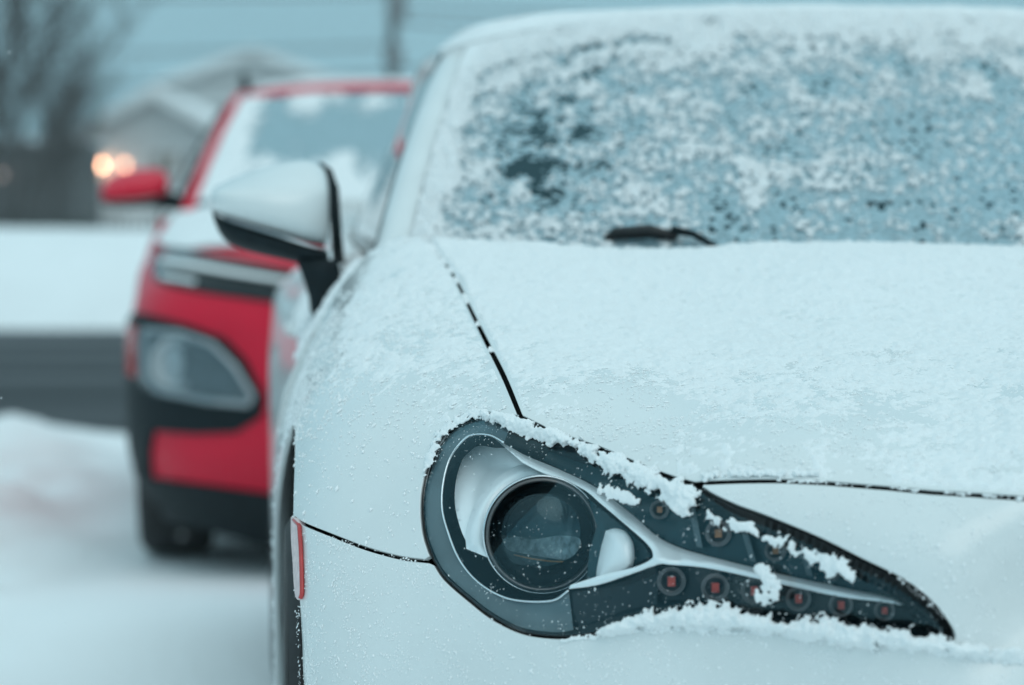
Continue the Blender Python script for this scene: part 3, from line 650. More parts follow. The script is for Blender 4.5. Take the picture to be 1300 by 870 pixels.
def deck(u, v):
    w = .70 - .04 * v; t = 3.70 + v * .46 - .08 * u ** 2 * (1 + v); z = 1.03 + .01 * v - .05 * u ** 4; return np.stack([w * u, t, z], 1)
grid_obj('boot_lid', deck, np.linspace(-1, 1, 15), np.linspace(0, 1, 8), 'white_paint', coupe, 0.02)
# body sides behind the front fender
class SideSkin:
    def from2(s, q):
        t, v = q[:, 0], q[:, 1]
        full = np.interp(t, [1.4, 2.0, 2.6, 3.1, 3.4, 3.8, 4.1, 4.2], [.896, .89, .888, .895, .898, .875, .80, .72])
        zb = belt(t)[1]; sb = belt(t)[0]
        V = np.array([0, .12, .3, .5, .68, .8, .9, 1.0])
        zz = [.18 + 0 * t, .25 + 0 * t, .38 + 0 * t, .55 + 0 * t, .70 + .03 * sstep(2.6, 3.3, t), .79 + .05 * sstep(2.6, 3.3, t), zb * .45 + .87 * .55, zb]
        ss = [full - .06, full - .022, full - .004, full, full - .004, full - .034, full * .22 + sb * .78, sb]
        i = np.clip(np.searchsorted(V, v, side='right') - 1, 0, 6); f = (v - V[i]) / (V[i + 1] - V[i]); zz = np.array(zz); ss = np.array(ss); k = np.arange(len(t))
        def cr(A):
            a, b, c, d = A[np.maximum(i - 1, 0), k], A[i, k], A[i + 1, k], A[np.minimum(i + 2, 7), k]
            return 0.5 * (2 * b + (c - a) * f + (2 * a - 5 * b + 4 * c - d) * f * f + (3 * b - a - 3 * c + d) * f ** 3)
        return np.stack([-cr(ss), t, cr(zz)], 1)
    def normal2(s, q):
        e = 2e-3; n = np.cross(s.from2(q + [e, 0]) - s.from2(q - [e, 0]), s.from2(q + [0, e]) - s.from2(q - [0, e])); n /= np.linalg.norm(n, axis=1)[:, None]
        return n * np.where(n[:, 0] > 0, -1, 1)[:, None]
SK = SideSkin()
def rect(t0, t1, v0, v1): return np.array([(t0, v0), (t1, v0), (t1, v1), (t0, v1)])
door = panel('door', SK, rect(1.425, 2.63, .10, .995), 'white_paint', coupe, h=.04, hb=.03, rim=.02)
mdoor = mirror_obj(door, coupe)
sill = panel('sill', SK, rect(1.22, 2.95, .0, .095), 'white_paint', coupe, h=.04, hb=.03, rim=.02); mirror_obj(sill, coupe)
def zv(z): return np.interp(z, [.18, .25, .38, .55, .70, .79, .87], [0, .12, .3, .5, .68, .8, .9])
arcq = [(3.37 + AR * math.cos(a), float(zv(max(.2, AZ + AR * math.sin(a))))) for a in np.linspace(math.radians(200), math.radians(-20), 40)]
quarter = panel('rear_quarter', SK, np.vstack([[(2.635, .10), (2.94, .10)], arcq, [(3.80, .05), (4.16, .08), (4.16, .99), (2.635, .99)]]), 'white_paint', coupe, h=.03, hb=.02, rim=.02)
mirror_obj(quarter, coupe)
def rearf(u, v): return np.stack([.80 * u * (1 - .08 * v), 4.17 + .05 * np.cos(u * 1.4) * np.sin(.6 + v * 2), .25 + .77 * v], 1)
grid_obj('rear_bumper', rearf, np.linspace(-1, 1, 15), np.linspace(0, 1, 10), 'white_paint', coupe, 0.02)
for sx in (-1, 1):
    V, F = [], []; box(V, F, sx * .62 - .12, sx * .62 + .12, 4.205, 4.23, .80, .92); meshobj('tail_lamp', V, F, 'marker_red', coupe, smooth=False)
V, F = [], []; tube(V, F, [(-.862, 2.30, .78), (-.866, 2.33, .785), (-.866, 2.45, .785), (-.862, 2.48, .78)], .008, 8); hd = meshobj('handle', V, F, 'white_paint', door); mirror_obj(hd, mdoor)
boxobj('underbody', (-.6, .6, .35, 4.0, .16, .36), 'liner', coupe)
boxobj('dashboard', (-.68, .68, 1.45, 1.78, .62, .86), 'seat_cloth', coupe, .04)
boxobj('cabin_floor', (-.62, .62, 1.2, 3.6, .361, .42), 'seat_cloth', coupe)
boxobj('firewall', (-.70, .70, 1.30, 1.40, .45, .86), 'liner', coupe)
cw = grid_obj('cowl', lambda u, v: np.stack([.70 * u, 1.17 + .06 * u ** 2 + v * (.16 + .16 * u ** 2), .893 - .012 * v + .02 * u ** 2], 1), np.linspace(-1, 1, 21), np.linspace(0, 1, 4), 'black_plastic', coupe, 0.02)
for sx in (-.36, .36):
    st = empty('seat', coupe)
    V, F = lathe([(.001, .56), (.10, .55), (.22, .46), (.26, .25), (.25, 0), (.2, -.05)], 16, (0, 0, 0), (0, .2, 1)); V = [(v[0] + sx, v[1] * .35 + 2.42, v[2] + .42) for v in V]; meshobj('backrest', V, F, 'seat_cloth', st)
    boxobj('cushion', (sx - .24, sx + .24, 1.9, 2.4, .42, .56), 'seat_cloth', st, .05)
V, F = [], []; tube(V, F, [(.36 + .18 * math.cos(a), 1.86 + .06 * math.sin(a), .80 + .17 * math.sin(a)) for a in np.linspace(0, 2 * math.pi, 25)], .015, 8, cap=False); meshobj('steering_wheel', V, F, 'black_plastic', coupe)

# wheels
def wheel(parent, x, t, r, w, spokes=10, side=-1):
    wh = empty('wheel', parent); o = (x, t, r); a = (side, 0, 0)
    V, F = lathe([(r * .68, -w * .5), (r * .9, -w * .52), (r * .985, -w * .42), (r, -w * .2), (r, w * .2), (r * .985, w * .42), (r * .9, w * .52), (r * .68, w * .5), (r * .66, 0), (r * .68, -w * .5)], 48, o, a); ty = meshobj('tyre', V, F, 'tyre_rubber', wh)
    V, F = lathe([(r * .68, w * .45), (r * .64, w * .44), (r * .61, w * .1), (r * .60, -w * .4)], 40, o, a)
    for k in range(spokes):
        t0 = 2 * math.pi * k / spokes; c, s = math.cos(t0), math.sin(t0); b = len(V)
        for rr, hw in ((r * .1, .018), (r * .64, .024)):
            for hh in (w * .30, w * .40):
                for sg in (-1, 1): V.append((x + side * hh, t + rr * c - sg * hw * s, r + rr * s + sg * hw * c))
        F += [(b, b+1, b+5, b+4), (b+2, b+6, b+7, b+3), (b, b+4, b+6, b+2), (b+1, b+3, b+7, b+5)]
    meshobj('rim', V, F, 'alloy', wh)
    V, F = lathe([(.001, w * .43), (r * .16, w * .42), (r * .18, w * .3)], 20, o, a); meshobj('hub_cap', V, F, 'black_plastic', wh)
    V, F = lathe([(.001, 0), (r * .5, 0), (r * .5, -.02)], 24, o, a); meshobj('brake_disc', V, F, 'steel_grey', wh)
for t in (AT, 3.37):
    for sd in (-1, 1): wheel(coupe, sd * .777, t, .338, .215, 10, sd)

# wipers lying at the foot of the windshield
def wiper(pivot_u, tip_u, nm_t):
    w = empty('wiper', coupe)
    def q(u, v, up): p = ws(np.array([u]), np.array([v]))[0]; return Vector((p[0], p[1] - up * .45, p[2] + up * .9))
    V, F = [], []; tube(V, F, [q(u, v, up) for u, v, up in nm_t[0]], nm_t[1], 8); meshobj('arm', V, F, 'black_plastic', w)
    V, F = [], []; tube(V, F, [q(u, v, up) for u, v, up in nm_t[2]], nm_t[3], 8); meshobj('blade', V, F, 'seal_rubber', w)
wiper(0, 0, ([(-.475, .0, .006), (-.50, .03, .012), (-.53, .047, .017), (-.565, .052, .019)], [.0045, .004, .0045, .006], [(-.675, .044, .006), (-.66, .05, .012), (-.60, .052, .016), (-.555, .047, .012)], [.004, .008, .009, .005]))
wiper(0, 0, ([(.52, .0, .006), (.47, .015, .01), (.40, .02, .012), (.30, .02, .01)], .005, [(.02, .015, .004), (.2, .02, .006), (.4, .02, .006)], .005))

# door mirror
def ring_loft(name, rings, m, parent, cap=True):
    V = [tuple(p) for r in rings for p in r]; n = len(rings[0]); F = []
    for i in range(len(rings) - 1):
        for k in range(n): F.append((i * n + k, i * n + (k + 1) % n, (i + 1) * n + (k + 1) % n, (i + 1) * n + k))
    if cap: F.append(tuple(reversed(range(n)))); F.append(tuple(range((len(rings) - 1) * n, len(rings) * n)))
    return meshobj(name, V, F, m, parent)
def at_depth(frame, x, y, t):                      # point of the car at a given distance back from its nose, seen at this pixel
    o, d = frame.ray([(x, y)]); k = (t - o[0, 1]) / d[0, 1]; return o[0] + d[0] * k
def mirror_unit(frame, parent, T, cols, capm, lowm, scale_b):
    """cols: pixel x, top, crease, lower lip of the cap, foot of the black shell"""
    mu = empty('door_mirror', parent); top, low = [], []
    for i, (x, yt, yc, yl, yb, dep, fw) in enumerate(cols):
        pt, pcr, pl, pb = (at_depth(frame, x, y, T) for y in (yt, yc, yl, yb))
        def o(p, b): return p + np.array([0, b, 0])
        top.append([o(pl, -fw * .85), o((pl + pcr) / 2, -fw), o(pcr * .9 + pl * .1, -fw * .97), o(pcr * .85 + pt * .15, -fw * .80), o((pcr + pt) / 2, -fw * .3), o(pt * .8 + pcr * .2, dep * .15), o(pt, dep * .5), o(pt * .97 + pcr * .03, dep), o(pl, dep)])
        low.append([o(pb, -fw * .45), o((pl + pb) / 2, -fw * .72), o(pl * .98 + pb * .02, -fw * .82), o(pl, dep * .98), o(pb, dep * .8)])
    a = ring_loft('mirror_cap', top, capm, mu); b = ring_loft('mirror_shell', low, lowm, mu)
    md = a.modifiers.new('s', 'SUBSURF'); md.levels = 2; md.render_levels = 2
    md = b.modifiers.new('s', 'SUBSURF'); md.levels = 1; md.render_levels = 1
    return mu
cols = [(268, 240, 246, 262, 268, .05, .02), (276, 234, 245, 274, 298, .08, .045), (292, 226, 245, 280, 314, .10, .065), (318, 215, 246, 288, 322, .11, .08), (345, 206, 247, 296, 328, .11, .085), (372, 200, 247, 305, 334, .11, .08), (395, 199, 246, 312, 340, .11, .07), (410, 207, 244, 315, 346, .10, .05), (419, 222, 244, 316, 340, .09, .03)]
TM = 1.62
mu = mirror_unit(CF, coupe, TM, cols, 'white_paint', 'black_plastic', 1)
rings = []
for (xa, xb, y, tt) in [(376, 428, 330, TM), (382, 431, 345, TM), (388, 428, 362, TM), (393, 418, 380, TM), (395, 402, 400, TM)]:
    A, B = at_depth(CF, xa, y, tt), at_depth(CF, xb, y, tt); rings.append([A + [0, -.05, 0], B + [0, -.05, 0], B + [0, .07, 0], A + [0, .06, 0]])
st = ring_loft('mirror_foot', rings, 'black_plastic', mu); st.modifiers.new('b', 'BEVEL').width = .006
A = [at_depth(CF, x, y, TM + .085) for x, y in [(404, 208), (416, 218), (423, 240), (427, 300), (430, 335)]]; V, F = [], []; tube(V, F, A, [.004, .007, .008, .008, .009], 8); meshobj('mirror_rim', V, F, 'black_gloss', mu)
gl = [at_depth(CF, x, y, TM + .115) for x, y in [(280, 248), (330, 218), (395, 206), (414, 232), (416, 312), (350, 300), (284, 280)]]; meshobj('mirror_glass', gl, [tuple(range(7))], 'chrome', mu)
mu2 = empty('door_mirror', coupe)
for o in mu.children:
    q = mirror_obj(o, mu2, o.name.split('.')[0])
    for md in o.modifiers:
        n = q.modifiers.new(md.name, md.type)
        if md.type == 'SUBSURF': n.levels = md.levels; n.render_levels = md.render_levels

# ------------------------------------------------------------------ snow lying on the coupe (its own loose stuff)
def stuff(o, label): o['kind'] = 'stuff'; return tag(o, label, 'snow', kind='stuff')
def place(o, fr=CF): o.location = tuple(fr.loc); o.rotation_euler = (0, 0, fr.yaw); return o
# skin height over the plan, for sheets of snow
gs, gt = np.arange(-.92, .921, .01), np.arange(.0, 1.5, .01)
GX, GT = np.meshgrid(gs, gt); lo = np.full(GX.size, .45); hi = np.full(GX.size, 1.1)
for k in range(14):
    m_ = (lo + hi) / 2; fm = CS.f(np.stack([GX.ravel(), GT.ravel(), m_], 1)); g = fm > 0; hi = np.where(g, m_, hi); lo = np.where(g, lo, m_)
GZ = ((lo + hi) / 2).reshape(GX.shape)
def skin_z(x, t):
    fx = np.clip((x + .92) / .01, 0, len(gs) - 1.001); ft = np.clip(t / .01, 0, len(gt) - 1.001); i = fx.astype(int); j = ft.astype(int); a = fx - i; b = ft - j
    return (GZ[j, i] * (1 - a) + GZ[j, i + 1] * a) * (1 - b) + (GZ[j + 1, i] * (1 - a) + GZ[j + 1, i + 1] * a) * b
def heightfield(name, X, Y, Zb, H, m, eps=0.0, label=''):
    n, k = X.shape; i = np.arange(n * k).reshape(n, k); F = np.stack([i[:-1, :-1], i[:-1, 1:], i[1:, 1:], i[1:, :-1]], -1).reshape(-1, 4)
    keep = (H.ravel()[F] > eps).any(1); F = F[keep]; used = np.zeros(n * k, bool); used[F.ravel()] = True; ren = np.cumsum(used) - 1
    P = np.stack([X.ravel(), Y.ravel(), (Zb + np.where(H > eps, H, -0.0006)).ravel()], 1)[used]
    o = meshobj(name, P, ren[F], m); return stuff(o, label)
xs = np.concatenate([np.arange(-.872, -.02, .0021), np.arange(-.02, .70, .008)]); ys = np.arange(.06, 1.40, .0023)
X, Y = np.meshgrid(xs, ys); SZ = skin_z(X, Y)
slope = np.hypot((skin_z(X + .012, Y) - skin_z(X - .012, Y)) / .024, (skin_z(X, Y + .012) - skin_z(X, Y - .012)) / .024)
body = fbm(X * 16, Y * 9, 4, 21); grain = fbm(X * 230, Y * 200, 3, 31, .7); mid = fbm(X * 70, Y * 48, 4, 41, .62)
q2 = CS.to2(np.stack([X.ravel(), Y.ravel(), SZ.ravel()], 1))
ins = inpoly(q2, resample(hood_loop, .004) - outnormals(resample(hood_loop, .004)) * .0022).reshape(X.shape)
fls = resample(fender_loop, .004); fins = inpoly(q2, fls - outnormals(fls) * .0022).reshape(X.shape) & (slope < 1.25)
cover = .86 + .30 * sstep(.45, 1.0, Y + .25 * (X + .55)) - .10 * sstep(-.50, -.60, X) * sstep(.8, .4, Y)
cover -= .62 * np.exp(-((X + .60) / .075) ** 2 - ((Y - .36) / .12) ** 2) + .42 * np.exp(-((X + .47) / .11) ** 2 - ((Y - .235) / .06) ** 2)
cover -= .10 * sstep(-.55, -.30, X) * sstep(1.0, .6, Y)
H = (cover - 1) * .0040 + .0048 * (body - .5) + .0058 * (mid - .46) + .0054 * (grain - .46) + .0013
Hf = -.0016 + .0022 * sstep(.74, .90, SZ) + .0030 * (body - .5) + .0050 * (mid - .46) + .0050 * (grain - .46) - .0025 * sstep(.7, 1.2, slope)
H = np.where(ins, np.clip(H, -1, .0055), np.where(fins, np.clip(Hf, -1, .0035), -1))
o = heightfield('hood_snow', X, Y, SZ, H, 'snow', 0.0001, 'thin granular snow dusting the hood and fender top of the white coupe'); place(o)

# loose grains on fender, bumper corner and lamp
def scatter2(n, poly2, dens, seed, rlo, rhi, off=0.3, flat=0.6):
    r = np.random.default_rng(seed); lo, hi = poly2.min(0), poly2.max(0); q = lo + r.random((n, 2)) * (hi - lo); q = q[inpoly(q, poly2)]
    P = CS.from2(q); q = q[r.random(len(q)) < dens(P)]; q = q[mindist(q, resample(hood_loop[:len(hood_half)], .003)) > .003]
    P = CS.from2(q); N = CS.normal2(q); rad = rlo + (rhi - rlo) * r.random(len(P)) ** 2.4
    return P + N * (rad * off)[:, None], N, rad
def clump(P, a, seed, sharp=.12, t0=.5): n = fbm(P[:, 0] * a + P[:, 2] * a, P[:, 1] * a, 3, seed); return sstep(t0, t0 + sharp, n)
fl = resample(fender_loop, .004)
A_ = scatter2(260000, fl, lambda P: (P[:, 1] < 1.1) * np.clip(.12 + .6 * sstep(.66, .82, P[:, 2]), 0, 1) * (.25 + .75 * clump(P, 70, 5, .15, .48)), 3, .0005, .0020)
B_ = scatter2(16000, fl, lambda P: (.12 + .6 * sstep(.68, .8, P[:, 2])) * clump(P, 45, 9, .12, .5), 4, .0012, .0032, flat=.5)
bl = CS.pix2([(372, 668), (545, 716), (600, 775), (700, 818), (800, 810), (954, 806), (1110, 815), (1300, 835), (1340, 700), (1330, 640), (1000, 622), (905, 620), (1100, 706), (1225, 808), (1300, 850), (1320, 900), (380, 900)])
D1 = scatter2(60000, bl, lambda P: .10 + .5 * clump(P, 60, 15, .1, .56), 6, .0004, .0013)
hb2 = np.vstack([CS.pix2([(600, 400), (661, 527), (758, 566), (880, 611), (1300, 628)]), C2([(.1, .07, .74), (.1, .9, .87), (.66, .9, .87)])])
E1 = scatter2(70000, hb2, lambda P: .9 * clump(P, 40, 19, .15, .44) * sstep(.95, .45, P[:, 1]), 8, .0005, .0016)
P_ = [np.vstack([a[i] for a in (A_, B_, D1, E1)]) for i in (0, 1)]; rr = np.concatenate([a[2] for a in (A_, B_, D1, E1)])
V, F = grains(P_[0], P_[1], rr, .6, 2); o = meshobj('snow_flecks', V, F, 'snow_grain', smooth=False); place(stuff(o, 'fine snow grains speckling the fender and bumper of the white coupe'))

# fluffy ridges caught along the upper and lower edge of the headlight
def ridge(line, width, depth, n, seed, lift=0.004, rlo=.0005, rhi=.0015, tear=0.0):
    n = int(n * 1.5)
    r = np.random.default_rng(seed); L = smooth_line(line, 10); seg = np.concatenate([[0], np.cumsum(np.linalg.norm(np.diff(L, axis=0), axis=1))])
    u = r.random(n) * seg[-1]; c = np.stack([np.interp(u, seg, L[:, 0]), np.interp(u, seg, L[:, 1])], 1)
    d = np.stack([np.gradient(L[:, 0]), np.gradient(L[:, 1])], 1); d /= np.linalg.norm(d, axis=1)[:, None]; nn = np.stack([np.interp(u, seg, -d[:, 1]), np.interp(u, seg, d[:, 0])], 1)
    un = u / seg[-1]; wv = np.interp(un, np.linspace(0, 1, len(width)), width) * (.55 + .9 * fbm(u * .045, u * 0, 4, seed)) * (.7 + .6 * fbm(u * .2, u * 0 + 3, 3, seed + 1))
    a = r.normal(size=n) * .42; k = np.abs(a) < 1.15; off = (a * wv); px = c + nn * off[:, None]; px = px[k]; a = a[k]; wv = wv[k]; un = un[k]
    kk = fbm(px[:, 0] * .075, px[:, 1] * .075, 4, seed + 9, .65) > .30 + .22 * np.abs(a) + tear; px, a, wv, un = px[kk], a[kk], wv[kk], un[kk]
    p, dd = CS.hit(px); ok = ~np.isnan(p[:, 0]); p, dd, a, wv, px = p[ok], dd[ok], a[ok], wv[ok], px[ok]
    q = CS.to2(p); N = CS.normal2(q); lump = .35 + 1.1 * fbm(px[:, 0] * .09, px[:, 1] * .09, 4, seed + 5)
    hgt = np.clip(1 - a ** 2, 0, 1) * lift * lump * r.random(len(p)) ** .6
    rad = rlo + (rhi - rlo) * r.random(len(p)) ** 2.2
    return p + N * hgt[:, None], N, rad
R1 = ridge([(615, 530), (650, 539), (700, 556), (750, 576), (800, 598), (845, 622), (885, 640)], [7, 13, 15, 16, 15, 18, 14], 0, 9500, 51, .008)
R2 = ridge([(862, 612), (872, 632), (858, 650)], [14, 22, 14], 0, 2200, 52, .008, tear=.05)
R3 = ridge([(898, 653), (940, 668), (980, 686), (1030, 703), (1060, 722), (1085, 738)], [9, 14, 9, 15, 22, 12], 0, 2600, 53, .004, tear=.12)
R4 = ridge([(962, 718), (975, 738), (990, 748), (960, 758)], [18, 30, 28, 20], 0, 1500, 54, .0035, tear=.20)
R5 = ridge([(760, 806), (800, 794), (850, 785), (905, 784), (960, 791), (1020, 797), (1080, 806), (1150, 812), (1220, 824), (1300, 838)], [5, 14, 20, 18, 19, 21, 19, 14, 10, 10], 0, 14000, 55, .011)
R6 = ridge([(700, 816), (760, 808), (860, 798), (1000, 806), (1150, 822), (1300, 842)], [3, 8, 11, 11, 8, 8], 0, 2600, 56, .0012, .0004, .0010)
R7 = ridge([(760, 622), (790, 630), (812, 640)], [9, 13, 9], 0, 700, 57, .002, tear=.14)
R8 = ridge([(892, 606), (930, 603), (980, 602), (1040, 604)], [7, 7, 5, 2], 0, 900, 58, .004)
R10 = ridge([(980, 611.5), (992, 611.5), (1046, 614), (1127, 620.5), (1184, 626), (1300, 634)], [4, 4, 4, 4, 4, 4], 0, 700, 63, .002, .0004, .0011, tear=.17)
R9 = ridge([(540, 600), (552, 568), (575, 538), (612, 524)], [5, 7, 9, 9], 0, 1300, 59, .003, .0004, .0014)
RR = [R1, R2, R3, R4, R5, R6, R7, R8, R9, R10]
RP, RN, RA = np.vstack([a[0] for a in RR]), np.vstack([a[1] for a in RR]), np.concatenate([a[2] for a in RR])
V, F = grains(RP, RN, RA * 1.15, .9, 5)
o = meshobj('snow_ridge', V, F, 'snow'); md = o.modifiers.new('join', 'REMESH'); md.mode = 'VOXEL'; md.voxel_size = .0008; md.use_smooth_shade = True; md = o.modifiers.new('soften', 'SMOOTH'); md.factor = .5; md.iterations = 2
kl = np.random.default_rng(99).random(len(RP)) < .10; V2_, F2_ = grains(RP[kl] + RN[kl] * .0008, RN[kl], RA[kl] * .55, .8, 15); lo_ = meshobj('loose_powder', V2_, F2_, 'snow_grain', o, smooth=False); lo_['kind'] = 'stuff'; place(stuff(o, 'fluffy snow caught along the upper and lower edges of the swept headlight'))
# specks on the clear lens, and snow plugs in the hood gap
lp = inset_px(lamp_px, 4); r = np.random.default_rng(12); q = lp.min(0) + r.random((9000, 2)) * (lp.max(0) - lp.min(0)); q = q[inpoly(q, lp)]
dn = .035 + .5 * sstep(600, 540, q[:, 1]) * sstep(720, 600, q[:, 0]) + .55 * sstep(.54, .66, fbm(q[:, 0] * .04, q[:, 1] * .04, 4, 77, .6)); q = q[r.random(len(q)) < dn]
p, d = CS.hit(q); ok = ~np.isnan(p[:, 0]); p, d, q = p[ok], d[ok], q[ok]; N = CS.normal2(CS.to2(p)); rad = .00025 + .0007 * r.random(len(p)) ** 4
p = p + d * (lens_in(q) - .0018)[:, None]
gpx = smooth_line([(547, 311), (552, 318), (576, 350), (600, 398), (618, 434), (640, 478), (661, 529)], 30); gl_ = len(gpx); u = r.random(3200)
m_ = (u < .17) | (np.isin(np.floor(u * 60), [12, 14, 15, 18, 21, 25, 26, 33, 42])) & (r.random(len(u)) < .8); u = u[m_]; gp = gpx[(u * (gl_ - 1)).astype(int)] + r.normal(size=(len(u), 2)) * 1.1
p2, d2 = CS.hit(gp); ok = ~np.isnan(p2[:, 0]); p2 = p2[ok]; N2 = CS.normal2(CS.to2(p2))
V, F = grains(np.vstack([p, p2 - N2 * .0004]), np.vstack([N, N2]), np.concatenate([rad, .0008 + .0012 * r.random(len(p2))]), .8, 6)
o = meshobj('snow_specks', V, F, 'snow_grain', smooth=False); place(stuff(o, 'tiny snow specks on the clear headlight lens and in the hood seam'))

# windshield: crusted snow, open in dark patches towards the pillar
U, Vv = np.meshgrid(np.concatenate([np.linspace(-1, .42, 640), np.linspace(.428, 1, 80)]), np.linspace(.0, 1.0, 420)); P = ws(U.ravel(), Vv.ravel())
xu, yv = (U * .66).ravel(), (Vv * .82).ravel(); uu, vv = U.ravel(), Vv.ravel()
c = .40 * fbm(xu * 22, yv * 14, 4, 61, .6) + .60 * fbm(xu * 150, yv * 160, 3, 62, .85)
blot = sstep(.40, .62, fbm(xu * 30 + 2, yv * 22, 4, 67, .65))
bare = .235 * np.exp(-((uu + .85 - .16 * vv) / .085) ** 2) * sstep(.10, .18, vv) * sstep(.84, .66, vv) * blot
bare += .22 * np.exp(-((vv - .80 - .16 * (uu + .85)) / .030) ** 2) * sstep(-.96, -.9, uu) * sstep(-.40, -.62, uu) * (.4 + .8 * blot)
bare += .03 * blot * sstep(-.9, -.7, uu) * sstep(-.35, -.6, uu) * sstep(.75, .5, vv)
thick = .024 + .16 * sstep(.68, .93, vv) + .20 * sstep(-.93, -.99, uu) - .045 * sstep(-.6, .2, uu) * sstep(.75, .25, vv) + .03 * sstep(-.6, -.8, uu)
h = c - .5 + thick - bare
T1 = ws(uu + 1e-3, vv) - ws(uu - 1e-3, vv); T2 = ws(uu, vv + 1e-3) - ws(uu, vv - 1e-3); nn = np.cross(T1, T2); nn /= np.linalg.norm(nn, axis=1)[:, None]; nn *= np.sign(nn[:, 2])[:, None]
hh = np.clip(h * .030, -.002, .010)
i = np.arange(U.size).reshape(U.shape); F = np.stack([i[:-1, :-1], i[:-1, 1:], i[1:, 1:], i[1:, :-1]], -1).reshape(-1, 4); F = F[(h[F] > 0.0).all(1)]
used = np.zeros(U.size, bool); used[F.ravel()] = True; ren = np.cumsum(used) - 1
fi = np.arange(U.size).reshape(U.shape)[::2, ::2]; F2 = np.stack([fi[:-1, :-1], fi[:-1, 1:], fi[1:, 1:], fi[1:, :-1]], -1).reshape(-1, 4); F2 = F2[(c[F2] - .305 + .03 * sstep(-.72, -.58, uu[F2]) + .5 * thick[F2] - .95 * bare[F2] > 0).all(1)]
us2 = np.zeros(U.size, bool); us2[F2.ravel()] = True; rn2 = np.cumsum(us2) - 1
o = meshobj('windshield_frost', (P + nn * .0010)[us2], rn2[F2], 'frost_film'); place(stuff(o, 'sheer frost film between the snow crusts on the coupe windshield'))
o = meshobj('windshield_snow', (P + nn * (.0015 + np.clip(hh, 0, 1))[:, None])[used], ren[F], 'snow'); place(stuff(o, 'crusted speckled snow on the windshield of the white coupe'))
U, Vv = np.meshgrid(np.linspace(-.985, .985, 160), np.linspace(.0, .99, 100)); uu, vv = U.ravel(), Vv.ravel(); P = roof(uu, vv)
hh = (.014 + .012 * (fbm(uu * 4, vv * 5, 4, 71) - .4) + .004 * fbm(uu * 60, vv * 90, 3, 72)) * sstep(.985, .88, np.abs(uu)) * sstep(0, .04, vv) + .001
P[:, 2] += hh; i = np.arange(U.size).reshape(U.shape); F = np.stack([i[:-1, :-1], i[:-1, 1:], i[1:, 1:], i[1:, :-1]], -1).reshape(-1, 4)
o = meshobj('roof_snow', P, F.copy(), 'snow'); place(stuff(o, 'smooth snow sheet on the roof of the white coupe'))
# snow clinging to the mirror foot and door shoulder
def lumps(pts, rad, n, seed, fr=CF, label='', name='snow_clump', spread=.03):
    r = np.random.default_rng(seed); P = np.vstack([np.asarray(p) + r.normal(size=(n, 3)) * [spread, spread, spread * .35] for p in pts]); N = np.tile([[0, 0, 1.0]], (len(P), 1))
    V, F = grains(P, N, rad * (.4 + r.random(len(P))), .8, seed); o = meshobj(name, V, F, 'snow_grain', smooth=False); return place(stuff(o, label), fr)
q = np.stack([np.repeat(np.linspace(1.43, 2.6, 500), 14), np.tile(np.linspace(.82, .97, 14), 500)], 1) + rng.normal(size=(7000, 2)) * .012
q = q[sstep(.42, .55, fbm(q[:, 0] * 14, q[:, 1] * 30, 4, 80)) > rng.random(len(q))]; N = SK.normal2(q)
V, F = grains(SK.from2(q), N, .003 + .006 * rng.random(len(q)), .5, 9); o = meshobj('door_snow', V, F, 'snow_grain', smooth=False); place(stuff(o, 'clumped snow along the door shoulder under the white mirror'))

# ------------------------------------------------------------------ the red SUV parked behind
KF = Frame((-0.178, 6.70, -0.06), YAW)
suv = empty('parked_suv', loc=tuple(KF.loc), rz=YAW)
tag(suv, 'red compact SUV with black cladding parked behind the white coupe', 'car')
kp = [(0, 0, .72), (.3, .012, .72), (.5, .05, .72), (.65, .11, .72), (.78, .20, .72), (.86, .32, .72), (.895, .5, .72), (.90, .9, .72), (.90, 1.4, .72), (.9, 1.9, .72),
      (0, 0, .5), (.3, .01, .5), (.55, .055, .5), (.70, .125, .5), (.82, .235, .5), (.885, .38, .5), (.90, .6, .5), (.9, 1.2, .5), (.9, 1.8, .5),
      (0, .02, .3), (.4, .05, .3), (.65, .13, .3), (.80, .27, .3), (.87, .42, .3), (.885, .8, .3), (.885, 1.5, .3), (0, .10, .2), (.6, .2, .2), (.8, .42, .2), (.84, 1, .2), (.84, 1.6, .2),
      (0, .05, .87), (.4, .085, .87), (.62, .165, .87), (.76, .28, .87), (.84, .42, .85), (.88, .7, .84), (.885, 1.2, .86), (.885, 1.7, .88),
      (0, .14, .945), (.4, .18, .94), (.62, .28, .93), (.74, .42, .925), (.80, .62, .935), (.835, .9, .955), (.84, 1.2, .98), (.85, 1.6, 1.0),
      (0, .4, 1.0), (.4, .45, .995), (.62, .55, .985), (0, .8, 1.05), (.4, .85, 1.045), (.65, .9, 1.03), (.75, .95, 1.005), (0, 1.15, 1.09), (.4, 1.2, 1.085), (.66, 1.25, 1.075), (.76, 1.3, 1.06), (.80, 1.5, 1.06), (0, 1.5, 1.13), (.5, 1.5, 1.12)]
KS = RadialSurface(P3(kp), (0, 1.6, .55), (0, -.85, .52), KF)
def K2(rows): return KS.to2(np.array(P3(rows)))
def kp2(px): return KS.pix2(px)
KT, KZ, KR = .88, .335, .40
karch = [(.89, KT + KR * math.cos(a), KZ + KR * math.sin(a)) for a in np.linspace(math.radians(200), math.radians(-20), 30)]
half = np.vstack([K2([(0, .10, .2), (.5, .15, .2), (.78, .40, .2)]), K2(karch), K2([(.885, 1.30, .22), (.885, 1.45, .22), (.9, 1.46, .6), (.885, 1.46, .86), (.845, 1.46, .99), (.80, 1.4, 1.04), (.76, 1.2, 1.05), (.73, .8, 1.0), (.70, .5, .955), (.60, .29, .94), (.4, .19, .942), (0, .15, .947)])])
panel('front_body', KS, np.vstack([half, mir(half[::-1])[1:-1]]), 'red_paint', suv, h=.02, hb=.012, rim=.02)
